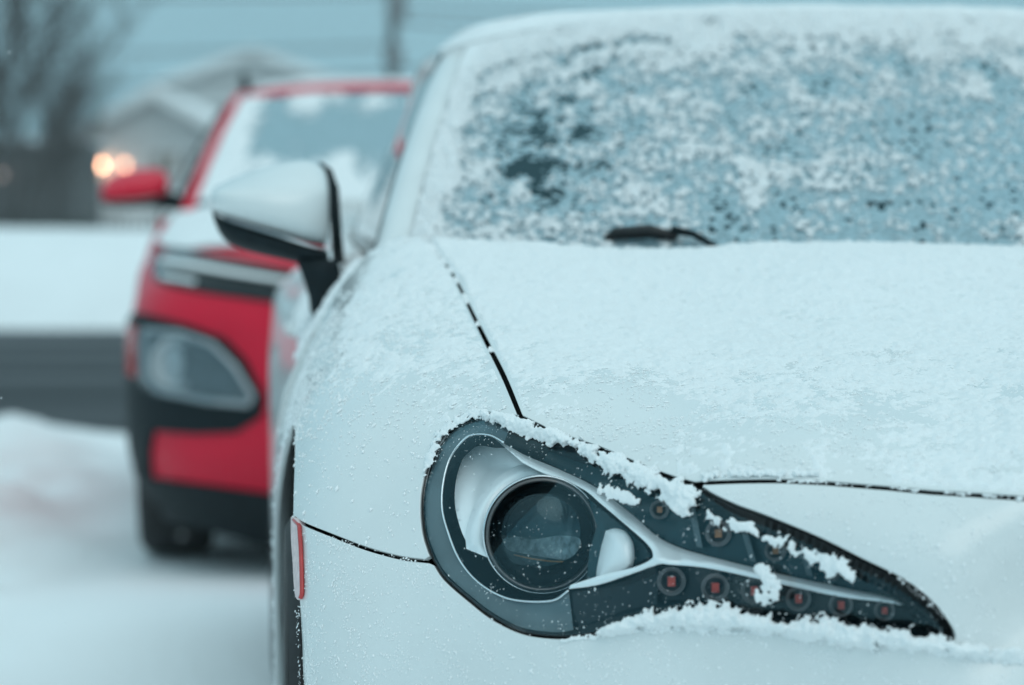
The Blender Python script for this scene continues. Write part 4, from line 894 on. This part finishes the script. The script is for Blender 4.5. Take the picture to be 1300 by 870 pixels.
hh_ = np.vstack([K2([(0, .155, .948), (.4, .195, .943), (.595, .295, .942), (.695, .505, .957), (.725, .8, 1.002), (.755, 1.2, 1.052), (.66, 1.24, 1.075), (.4, 1.19, 1.085), (0, 1.14, 1.09)])])
panel('hood', KS, np.vstack([hh_, mir(hh_[::-1])[1:-1]]), 'red_paint', suv, h=.02, hb=.012, rim=.02, gap=.001)
def over(name, px, m, off, parent=suv, both=True, hs=.012, side=None):
    L = kp2(resample(np.array(px, float), 6.0, closed=side is None)); L = L if side is None else np.vstack([L, K2(side)])
    o = panel(name, KS, L, m, parent, h=hs, hb=.006, rim=off + .004, off=off, bev=.002)
    if both: return o, mirror_obj(o, parent)
    return o
over('lamp_cladding', [(176, 399), (185, 400), (235, 412), (285, 430), (312, 458), (336, 505), (332, 528), (300, 548), (250, 550), (197, 546), (192, 575), (194, 604)], 'black_plastic', .012, side=[(.84, .33, .33), (.875, .43, .33), (.893, .50, .5), (.893, .50, .74), (.87, .40, .76)])
over('lower_cladding', [(194, 607), (260, 616), (345, 628), (420, 632), (420, 700), (340, 690), (260, 668), (185, 652)], 'black_plastic', .012, side=[(.80, .40, .215), (.85, .46, .23), (.875, .46, .32), (.84, .36, .325)])
hl1, hl2 = over('headlight', [(184, 416), (230, 420), (272, 434), (302, 464), (326, 503), (318, 517), (262, 512), (203, 500), (183, 482), (180, 445)], 'suv_lamp_grey', .016)
for par, sg in ((hl1, 1), (hl2, -1)):
    pq, _ = KS.hit([(224, 461)]); o = pq[0] * [sg, 1, 1] + np.array([0, -.026, 0])
    V, F = lathe([(.075, -.01), (.075, .006), (.060, .009), (.052, -.004), (.03, .002), (.001, .008)], 28, o, (-.25 * sg, -1, .05)); meshobj('projector', V, F, 'bright_trim', par)
    rp, _ = KS.hit(resample(np.array([(186, 419), (230, 423), (270, 437), (299, 466), (321, 502), (315, 513), (262, 508), (205, 496), (187, 480), (184, 445)], float), 8)); V, F = [], []; tube(V, F, [(q[0] * sg, q[1] - .030, q[2]) for q in list(rp) + [rp[0]]], .008, 6); meshobj('lamp_rim', V, F, 'bright_trim', par)
    g = panel('lens', KS, kp2(smooth_line([(186, 418), (230, 423), (270, 436), (300, 466), (322, 502), (316, 514), (262, 509), (204, 497), (186, 480), (183, 445), (186, 418)], 4)[:-1]), 'grey_lamp_lens', None, h=.02, hb=.01, rim=.01, off=.034)
    if sg < 0: g2 = mirror_obj(g, par, 'lens'); bpy.data.objects.remove(g)
    else: g.parent = par
over('side_reflector', [(168, 414), (178, 415), (178, 478), (168, 475)], 'marker_red', .017)
d1, d2 = over('running_lamp', [(201, 318), (230, 320), (300, 332), (400, 350), (400, 385), (350, 384), (290, 376), (230, 366), (199, 357), (195, 338)], 'black_gloss', .008)
for k_, (px, m_) in enumerate([([(206, 331), (300, 347), (398, 362), (398, 367), (300, 353), (206, 338)], 'bright_reflector'), ([(207, 352), (250, 359), (250, 362), (208, 355)], 'bright_reflector')]):
    a, b = over('light_bar', px, m_, .013, d1); b.parent = d2
# grille in the middle of the nose (mostly behind the coupe)
gr = np.vstack([K2([(0, .02, .74), (.40, .05, .74), (.36, .03, .6), (.22, .02, .46), (0, .01, .44)])]); gr = np.vstack([gr, mir(gr[::-1])[1:-1]])
panel('grille', KS, gr, 'black_plastic', suv, h=.03, hb=.015, rim=.016, off=.012)
# windshield, pillars, roof
def kws(u, v):
    s0, t0, z0 = .72 * u, 1.03 + .22 * u ** 2, 1.085 + .0 * u; s1, t1, z1 = .56 * u, 1.83 + .12 * u ** 2, 1.515 - .03 * np.abs(u) ** 3
    b = 4 * v * (1 - v) * .02; return np.stack([s0 + (s1 - s0) * v, t0 + (t1 - t0) * v - b * .5, z0 + (z1 - z0) * v + b], 1)
grid_obj('windshield', kws, np.linspace(-1, 1, 21), np.linspace(0, 1, 12), 'screen_glass', suv, .005)
def kap(u, v):
    a = kws(-1 + 0 * u, v); return np.stack([a[:, 0] - np.sin(u * 1.4) * .06, a[:, 1] + .03 * u, a[:, 2] + .008 * np.sin(u * 2.4) - .045 * u ** 2], 1)
grid_obj('roof_header', lambda u, v: kws(u, .915 + .09 * v) + np.array([0, -.004, .006]), np.linspace(-1.02, 1.02, 21), np.linspace(0, 1, 4), 'red_paint', suv, .012)
a = grid_obj('windshield_pillar', kap, np.linspace(0, 1, 8), np.linspace(-.06, 1.03, 14), 'red_paint', suv, .02, flip=True); mirror_obj(a, suv)
def kroof(u, v):
    s = u * .62; t0 = 1.83 + .12 * u ** 2; t = t0 + (3.75 - t0) * v; z = 1.515 + .035 * np.sin(v * 2.2) - .03 * np.abs(u) ** 3 - .03 * np.abs(u) ** 9; return np.stack([s, t, z], 1)
grid_obj('roof', kroof, np.linspace(-1, 1, 21), np.linspace(0, 1, 14), 'red_paint', suv, .02)
for sx in (-1, 1):
    V, F = [], []; tube(V, F, [(sx * .56, 2.02, 1.49), (sx * .565, 2.06, 1.535), (sx * .57, 2.2, 1.56), (sx * .57, 3.3, 1.565), (sx * .565, 3.5, 1.53)], .016, 8); meshobj('roof_rail', V, F, 'black_plastic', suv)
def ksw(u, v):
    t = 1.42 + u * 2.3; tt = 1.98 + u * 1.6; return np.stack([-(.86 + (.625 - .86) * v + .03 * v * (1 - v)), t + (tt - t) * v, 1.03 + .06 * u + (1.475 - 1.03 - .06 * u) * v], 1)
a = grid_obj('side_window', ksw, np.linspace(.03, .8, 10), np.linspace(.03, .95, 6), 'side_glass', suv, .004, flip=True); mirror_obj(a, suv)
a = grid_obj('rear_pillar', ksw, np.linspace(.81, 1.08, 5), np.linspace(0, 1, 6), 'black_gloss', suv, .02, flip=True); mirror_obj(a, suv)
def kside(u, v):
    t = 1.47 + u * 2.6; w = np.interp(u, [0, .8, 1], [.9, .9, .78]); zz = np.interp(v, [0, .12, .5, .8, 1], [.22, .3, .6, .88, 1.04]); sx = np.interp(v, [0, .12, .5, .8, 1], [-.03, 0, 0, -.015, -.05]); return np.stack([-(w + sx), t, zz], 1)
a = grid_obj('door', kside, np.linspace(0, .47, 10), np.linspace(.12, 1, 10), 'red_paint', suv, .02, flip=True); mirror_obj(a, suv)
a = grid_obj('rear_quarter', kside, np.linspace(.472, 1, 12), np.linspace(.12, 1, 10), 'red_paint', suv, .02, flip=True); mirror_obj(a, suv)
a = grid_obj('sill_cladding', kside, np.linspace(-.05, 1, 12), np.linspace(0, .118, 4), 'black_plastic', suv, .03, flip=True); mirror_obj(a, suv)
grid_obj('tailgate', lambda u, v: np.stack([.78 * u * (1 - .25 * sstep(.6, 1, v)), 4.08 - .33 * sstep(.5, 1, v) + .0 * u, .3 + 1.2 * v], 1), np.linspace(-1, 1, 11), np.linspace(0, 1, 10), 'red_paint', suv, .02)
boxobj('underbody', (-.6, .6, .32, 3.9, .13, .40), 'liner', suv); boxobj('engine_bay', (-.60, .60, .35, 1.3, .41, .86), 'liner', suv); boxobj('dashboard', (-.7, .7, 1.35, 1.65, .8, 1.03), 'seat_cloth', suv, .04)
for sx in (-.38, .38):
    st = empty('seat', suv)
    V, F = lathe([(.001, .62), (.12, .6), (.24, .46), (.27, .2), (.25, 0)], 16, (0, 0, 0), (0, .2, 1)); meshobj('backrest', [(v[0] + sx, v[1] * .35 + 2.1, v[2] + .7) for v in V], F, 'seat_cloth', st); boxobj('cushion', (sx - .25, sx + .25, 1.7, 2.1, .5, .72), 'seat_cloth', st, .05)
arch_liner(suv, KT, KZ, KR - .004, .58, .87); 
for t in (KT, 3.45):
    for sd in (-1, 1): wheel(suv, sd * .775, t, .335, .215, 5, sd)
kc = [(128, 238, 244, 252, 256, .05, .02), (134, 226, 240, 256, 262, .09, .05), (148, 217, 238, 257, 264, .12, .08), (168, 213, 237, 256, 265, .13, .09), (190, 212, 236, 253, 264, .12, .08), (206, 214, 236, 250, 262, .11, .05), (214, 222, 236, 248, 258, .09, .03)]
km = mirror_unit(KF, suv, 1.50, kc, 'red_paint', 'black_plastic', 1)
V, F = [], []; tube(V, F, [at_depth(KF, 200, 254, 1.52), at_depth(KF, 225, 257, 1.52), at_depth(KF, 250, 262, 1.55)], [.03, .028, .03], 8); meshobj('mirror_arm', V, F, 'black_plastic', km)
km2 = empty('door_mirror', suv)
for o in km.children:
    q = mirror_obj(o, km2, o.name.split('.')[0])
    for md in o.modifiers: n = q.modifiers.new(md.name, md.type); n.levels = md.levels; n.render_levels = md.render_levels
# its snow
U, Vv = np.meshgrid(np.linspace(-1, 1, 260), np.linspace(0, 1, 160)); uu, vv = U.ravel(), Vv.ravel(); P = kws(uu, vv)
n_ = fbm(uu * 5, vv * 4, 5, 91, .6); bare = .55 * np.exp(-((vv - .58 - .12 * uu) / .16) ** 2) * sstep(-.93, -.7, uu) + .40 * sstep(.80, .92, vv) * sstep(-.6, -.1, uu) + 2 * sstep(.90, .91, vv)
h = n_ - .36 + .55 * (fbm(uu * 70, vv * 46, 3, 97, .7) - .5) + .30 * sstep(.35, .0, vv) + .3 * sstep(-.84, -.95, uu) - bare
i = np.arange(U.size).reshape(U.shape); F = np.stack([i[:-1, :-1], i[:-1, 1:], i[1:, 1:], i[1:, :-1]], -1).reshape(-1, 4); F = F[(h[F] > 0).all(1)]
used = np.zeros(U.size, bool); used[F.ravel()] = True; ren = np.cumsum(used) - 1; P[:, 2] += .004 + .02 * np.clip(h, 0, .6)
P0 = kws(uu, vv * .91); P0[:, 2] += .002; fi = i[::2, ::2]; F2 = np.stack([fi[:-1, :-1], fi[:-1, 1:], fi[1:, 1:], fi[1:, :-1]], -1).reshape(-1, 4).copy()
o = meshobj('windshield_frost', P0, F2, 'frost_film'); place(stuff(o, 'sheer frost film over the windshield of the red SUV'), KF)
o = meshobj('windshield_snow', P[used], ren[F], 'snow'); place(stuff(o, 'patchy snow on the windshield of the red SUV'), KF)
U, Vv = np.meshgrid(np.linspace(-.93, .93, 60), np.linspace(.14, .99, 60)); uu, vv = U.ravel(), Vv.ravel(); P = kroof(uu, vv); P[:, 2] += .004 + .03 * sstep(.13, .22, vv) * sstep(.96, .8, np.abs(uu)) * (.7 + .6 * fbm(uu * 4, vv * 6, 3, 92)); i = np.arange(U.size).reshape(U.shape); F = np.stack([i[:-1, :-1], i[:-1, 1:], i[1:, 1:], i[1:, :-1]], -1).reshape(-1, 4).copy()
o = meshobj('roof_snow', P, F, 'snow'); place(stuff(o, 'snow sheet on the roof of the red SUV'), KF)
hs_ = np.vstack([K2([(0, .20, .96), (.35, .22, .95), (.58, .33, .95), (.72, .46, .94), (.79, .66, .945), (.82, .95, .96), (.80, 1.2, 1.01), (.77, 1.30, 1.05), (.66, 1.23, 1.07), (.4, 1.16, 1.08), (0, 1.12, 1.085)])]); hs_ = np.vstack([hs_, mir(hs_[::-1])[1:-1]])
o = panel('hood_snow', KS, hs_, 'snow', None, h=.012, hb=.01, rim=.008, off=lambda q: .012 + .010 * fbm(q[:, 0] * 30, q[:, 1] * 30, 4, 95)); place(stuff(o, 'snow blanket on the hood of the red SUV'), KF)

# ------------------------------------------------------------------ street beyond
def gable_house(name, x0, x1, y0, y1, ze, zp, zb, label, over_=.45, wall='siding', parts=True, snow=.12):
    h = empty(name, loc=((x0 + x1) / 2, y0, zb)); tag(h, label, 'house'); w = (x1 - x0) / 2; D = y1 - y0; ze -= zb; zp -= zb
    V = [(-w, 0, 0), (w, 0, 0), (w, 0, ze), (0, 0, zp), (-w, 0, ze), (-w, D, 0), (w, D, 0), (w, D, ze), (0, D, zp), (-w, D, ze)]
    meshobj('wall', V, [(0, 1, 2, 3, 4), (6, 5, 9, 8, 7), (1, 6, 7, 2), (5, 0, 4, 9)], wall, h, smooth=False)
    sl = (zp - ze) / w
    rf = empty('roof', h)
    for sg in (-1, 1):
        xe = w + over_; ze2 = ze - over_ * sl; V = []
        for th, nm, m, e in ((.16, 'roof_slope', 'roof_shingle', 0), (snow, 'snow_cover', 'ground_snow', .17)):
            V = [(0, -over_, zp + e), (sg * xe, -over_, ze2 + e), (sg * xe, D + over_, ze2 + e), (0, D + over_, zp + e)]; V += [(a, b, c + th) for a, b, c in V]
            F = [(0, 1, 2, 3), (4, 7, 6, 5), (0, 4, 5, 1), (1, 5, 6, 2), (2, 6, 7, 3), (3, 7, 4, 0)]; meshobj(nm, V, F, m, rf, smooth=False)
        V = [(0, -over_ - .04, zp - .12), (sg * xe, -over_ - .04, ze2 - .12), (sg * xe, -over_ - .04, ze2 + .18), (0, -over_ - .04, zp + .18)]; V += [(a, b + .038, c) for a, b, c in V]
        meshobj('bargeboard', V, [(0, 1, 2, 3), (7, 6, 5, 4), (0, 4, 5, 1), (2, 6, 7, 3), (1, 5, 6, 2)], 'trim_white', rf, smooth=False)
    return h, w, ze, zp
def window(h, x, z, w, hgt, blind=False):
    win = empty('window', h); t = .09
    boxobj('pane', (x - w / 2, x + w / 2, -.02, .03, z, z + hgt), 'brown_blind' if blind else 'window_dark', win)
    for d in ((x - w / 2 - t, x - w / 2, z - t, z + hgt + t), (x + w / 2, x + w / 2 + t, z - t, z + hgt + t), (x - w / 2, x + w / 2, z - t, z), (x - w / 2, x + w / 2, z + hgt, z + hgt + t), (x - .03, x + .03, z, z + hgt)):
        boxobj('frame', (d[0], d[1], -.06, .02, d[2], d[3]), 'trim_white', win)
PXM = lambda Y: FPX / Y
def wx(px, Y): return (px - 650) * Y / FPX
def wz(py, Y): return CAMH + (290 - py) * Y / FPX
Y1 = 70.0
h1, w_, ze, zp = gable_house('gabled_house', wx(103, Y1), wx(292, Y1), Y1, Y1 + 11, wz(176, Y1), wz(122, Y1), -.1, 'low grey house with snowy gable roof and lit porch lamps')
cx1 = h1.location.x
window(h1, wx(212, Y1) - cx1, wz(220, Y1) + .1, .75, .6, True); window(h1, wx(250, Y1) - cx1, wz(232, Y1) + .1, .6, .9)
boxobj('door', (wx(176, Y1) - cx1 - .42, wx(176, Y1) - cx1 + .42, -.04, .03, 0.02, 2.1), 'trim_white', h1)
boxobj('corner_trim', (-w_ - .03, -w_ + .12, -.05, .06, 0, ze - .1), 'trim_white', h1); boxobj('corner_trim', (w_ - .12, w_ + .03, -.05, .06, 0, ze - .1), 'trim_white', h1)
def porch_lamp(parent, x, z, m, r=.11):
    pl = empty('porch_lamp', parent)
    V, F = lathe([(.001, r * 1.1), (r * .6, r * .9), (r, 0), (r * .7, -r), (.001, -r * 1.1)], 16, (x, -.22, z), (0, 0, 1)); meshobj('bulb', V, F, m, pl)
    boxobj('bracket', (x - .03, x + .03, -.22, 0, z + r * 1.1, z + r * 1.1 + .05), 'steel_grey', pl)
porch_lamp(h1, wx(130, Y1) - cx1, wz(210, Y1) + .1, 'lamp_glow'); porch_lamp(h1, wx(161, Y1) - cx1, wz(210, Y1) + .1, 'lamp_glow_dim')
Y2 = 115.0
h2, *_ = gable_house('large_house', wx(205, Y2), wx(440, Y2), Y2, Y2 + 14, wz(112, Y2), wz(70, Y2), -.1, 'tall house with wide snowy roof behind the low grey house', snow=.2)
window(h2, -2, 5, 1, 1.3); window(h2, 2, 5, 1, 1.3)
# dark wooden shed with a faint lamp left of the house
sh = empty('garden_shed', loc=(wx(20, 62), 62, -.1)); tag(sh, 'dark wooden shed with flat snowy roof at left edge', 'shed')
boxobj('wall', (-2.6, 1.55, 0, 4, 0, wz(186, 62) + .1), 'dark_wood', sh); boxobj('roof', (-2.8, 1.75, -.2, 4.2, wz(186, 62) + .101, wz(186, 62) + .2), 'roof_shingle', sh); boxobj('snow_cover', (-2.78, 1.73, -.18, 4.18, wz(186, 62) + .201, wz(186, 62) + .3), 'ground_snow', sh)
for k in range(14): boxobj('plank', (-2.6 + k * .297, -2.6 + k * .297 + .28, -.03, -.002, .05, wz(186, 62)), 'dark_wood', sh)
porch_lamp(sh, wx(10, 62) - sh.location.x, wz(222, 62) + .1, 'lamp_glow_faint', .09)

def bare_tree(name, base, height, seed, label, stems=3, lean=0, group=None):
    r = random.Random(seed); root = empty(name, loc=base); tag(root, label, 'tree', group); V, F = [], []; V2, F2 = [], []
    def grow(p, d, L, rad, lvl):
        n = 5 if lvl < 2 else 3; pts = [p]; q = p; dd = d
        for i in range(n):
            dd = (dd + Vector((r.gauss(0, .10), r.gauss(0, .10), .04))).normalized(); q = q + dd * (L / n); pts.append(q)
        rr = [rad * (1 - .45 * i / n) for i in range(n + 1)]
        tube(V if lvl == 0 else V2, F if lvl == 0 else F2, pts, rr, 7 if lvl == 0 else (5 if lvl < 3 else 3), cap=False)
        if lvl >= 5: return
        kids = {0: 5, 1: 4, 2: 4, 3: 3, 4: 2}[lvl]
        for k in range(kids):
            f = .3 + .7 * (k + r.random()) / kids; i = min(n - 1, int(f * n)); bp = pts[i] + (pts[i + 1] - pts[i]) * (f * n - i)
            ax_ = Vector((r.gauss(0, 1), r.gauss(0, 1), r.gauss(0, .4))).normalized(); nd = (dd * .85 + ax_ * .62 + Vector((0, 0, .18))).normalized()
            grow(bp, nd, L * r.uniform(.42, .68), max(.004, rad * (.62 - .1 * f)), lvl + 1)
    for s in range(stems):
        a = s * 2 * math.pi / stems + r.random(); d = Vector((math.cos(a) * .22 + lean, math.sin(a) * .2, 1)).normalized()
        grow(Vector((math.cos(a) * .12, math.sin(a) * .12, 0)), d, height * r.uniform(.42, .55), .06, 0)
    meshobj('trunk', V, F, 'bark', root); meshobj('crown', V2, F2, 'bark', root)
bare_tree('bare_tree', (wx(14, 46), 46, -.1), 7.4, 3, 'many-stemmed bare tree at the left edge in front of the shed', 4)
bare_tree('bare_tree', (wx(50, 50), 50, -.1), 6.4, 11, 'slimmer bare tree between the shed and the lit house', 3)
def leafy(name, base, rx, ry, rzz, n, seed, label, cat, size=.12, trunk=True):
    r = np.random.default_rng(seed); root = empty(name, loc=base); tag(root, label, cat)
    d = r.normal(size=(n, 3)); d /= np.linalg.norm(d, axis=1)[:, None]; rad = r.random(n) ** .4 * (.65 + .6 * fbm(d[:, 0] * 3 + 5, d[:, 2] * 3 + d[:, 1], 3, seed)); P = d * rad[:, None] * [rx, ry, rzz] + [0, 0, rzz]
    V, F = grains(P, d, size * (.5 + r.random(n)), .25, seed); meshobj('foliage', V, F, 'needle', root, smooth=False)
    V, F = [], []; tube(V, F, [(0, 0, 0), (.03, 0, rzz * .8), (0, .02, rzz * 1.5)], [.09, .06, .02], 7); meshobj('trunk', V, F, 'bark', root)
leafy('evergreen_bush', (wx(152, 84), 84, -.1), .55, .55, 2.95, 1600, 5, 'dark evergreen rising behind the left roof slope of the grey house', 'bush', .10)
for k, (x, w, hgt) in enumerate([(-20, 1.4, .9), (22, 1.3, .75), (62, 1.2, .85), (88, .9, .8)]):
    leafy('hedge_shrub', (wx(x, 44), 44 + .4 * (k % 2), -.1), w * .6, .6, hgt * .82, 1300, 20 + k, ['dark hedge shrub cut off by the left edge behind the snow bank', 'dark hedge shrub below the many-stemmed bare tree', 'dark hedge shrub midway along the row behind the snow bank', 'dark hedge shrub nearest the lit grey house'][k], 'shrub', .09)
# picket fence behind the bank
fn = empty('picket_fence', loc=(wx(105, 40), 40, -.1)); tag(fn, 'dark picket fence showing just above the far snow bank', 'fence')
L_ = wx(330, 40) - wx(105, 40); pk = bpy.data.meshes.new('picket'); V, F = [], []; box(V, F, 0, .055, 0, .02, 0, 1.18); pk.from_pydata(V, [], F); pk.materials.append(MATS['dark_wood'])
for k in range(int(L_ / .13)):
    o = bpy.data.objects.new('picket', pk); o.location = (k * .13, 0, 0); link(o, fn)
for z in (.35, .95): boxobj('rail', (0, L_, .022, .06, z, z + .07), 'dark_wood', fn)
# utility pole and its wires
YP = 62.0; pole = empty('utility_pole', loc=(wx(499, YP), YP, -.1)); tag(pole, 'wooden utility pole with transformer rising behind the red SUV', 'utility pole')
V, F = [], []; tube(V, F, [(0, 0, 0), (0, 0, 5), (0.02, 0, 9.2)], [.16, .14, .12], 12); meshobj('post', V, F, 'pole_wood', pole)
V, F = lathe([(.001, .55), (.24, .52), (.26, .45), (.26, -.45), (.001, -.5)], 18, (.12, -.30, wz(10, YP) + .15), (0, 0, 1)); meshobj('transformer', V, F, 'steel_grey', pole)
V, F = lathe([(.001, .28), (.22, .27), (.24, .2), (.24, -.25), (.001, -.28)], 18, (.04, -.22, wz(74, YP) + .1), (0, 0, 1)); meshobj('junction_box', V, F, 'steel_grey', pole)
boxobj('crossarm', (-1.2, 1.2, -.24, -.14, 8.4, 8.52), 'pole_wood', pole)
for k, (za, xb, zb_, yb, lb) in enumerate([(8.5, -40, 8.9, 58, 'topmost overhead wire running left from the utility pole'), (6.9, -40, 7.6, 58, 'second overhead wire running left from the utility pole'), (5.6, -40, 5.9, 58, 'lower overhead wire running left from the utility pole'), (4.9, -40, 4.7, 58, 'lowest overhead wire passing over the grey house roof'),
                                           (6.6, 40, 6.5, 66, 'upper overhead wire running right above the coupe roof'), (6.2, 40, 6.1, 66, 'middle overhead wire running right above the coupe roof'), (5.0, 40, 7.4, 66, 'overhead wire rising to the right from the pole box')]):
    x0 = pole.location.x; V, F = [], []; sag = .5
    tube(V, F, [(x0 + (xb - x0) * u, YP - .2 + (yb - YP) * u, za + (zb_ - za) * u - sag * 4 * u * (1 - u)) for u in np.linspace(0, 1, 30)], .03, 5); o = meshobj('overhead_wire', V, F, 'wire'); tag(o, lb, 'wire', 'overhead wires')

# a few flakes drifting down
r = np.random.default_rng(31); q = np.stack([r.random(420) * 1500 - 100, r.random(420) * 900 - 20], 1); dep = .9 + 5.5 * r.random(420) ** .8; d = pix_dirs(q); P = np.array([0, 0, CAMH]) + d * dep[:, None]
loc = CF.to_local(P); k = (loc[:, 1] < -.08) | ((loc[:, 0] < -1.05) & (loc[:, 1] < 4.4)); P = P[k & (P[:, 2] > .05)]; V, F = grains(P, np.tile([[0, 0, 1.0]], (len(P), 1)), .0006 + .0009 * r.random(len(P)), .7, 8)
o = meshobj('falling_snow', V, F, 'snow_grain', smooth=False); stuff(o, 'sparse small snowflakes drifting in the air')

# ------------------------------------------------------------------ snowy air
V, F = [], []; box(V, F, -150, 150, -30, 160, -1.2, 16)
hz = meshobj('haze', V, F, 'snow', smooth=False); hz.data.materials.clear()
hm = bpy.data.materials.new('haze'); hm.use_nodes = True; hm.node_tree.nodes.clear(); ho = hm.node_tree.nodes.new('ShaderNodeOutputMaterial'); pv = hm.node_tree.nodes.new('ShaderNodeVolumePrincipled')
pv.inputs['Density'].default_value = 0.0026; pv.inputs['Color'].default_value = (0.93, 0.96, 0.97, 1); pv.inputs['Anisotropy'].default_value = 0.2
hm.node_tree.links.new(pv.outputs[0], ho.inputs['Volume']); hz.data.materials.append(hm); hz['kind'] = 'stuff'; hz['label'] = 'pale snowy haze hanging in the air'; hz['category'] = 'haze'
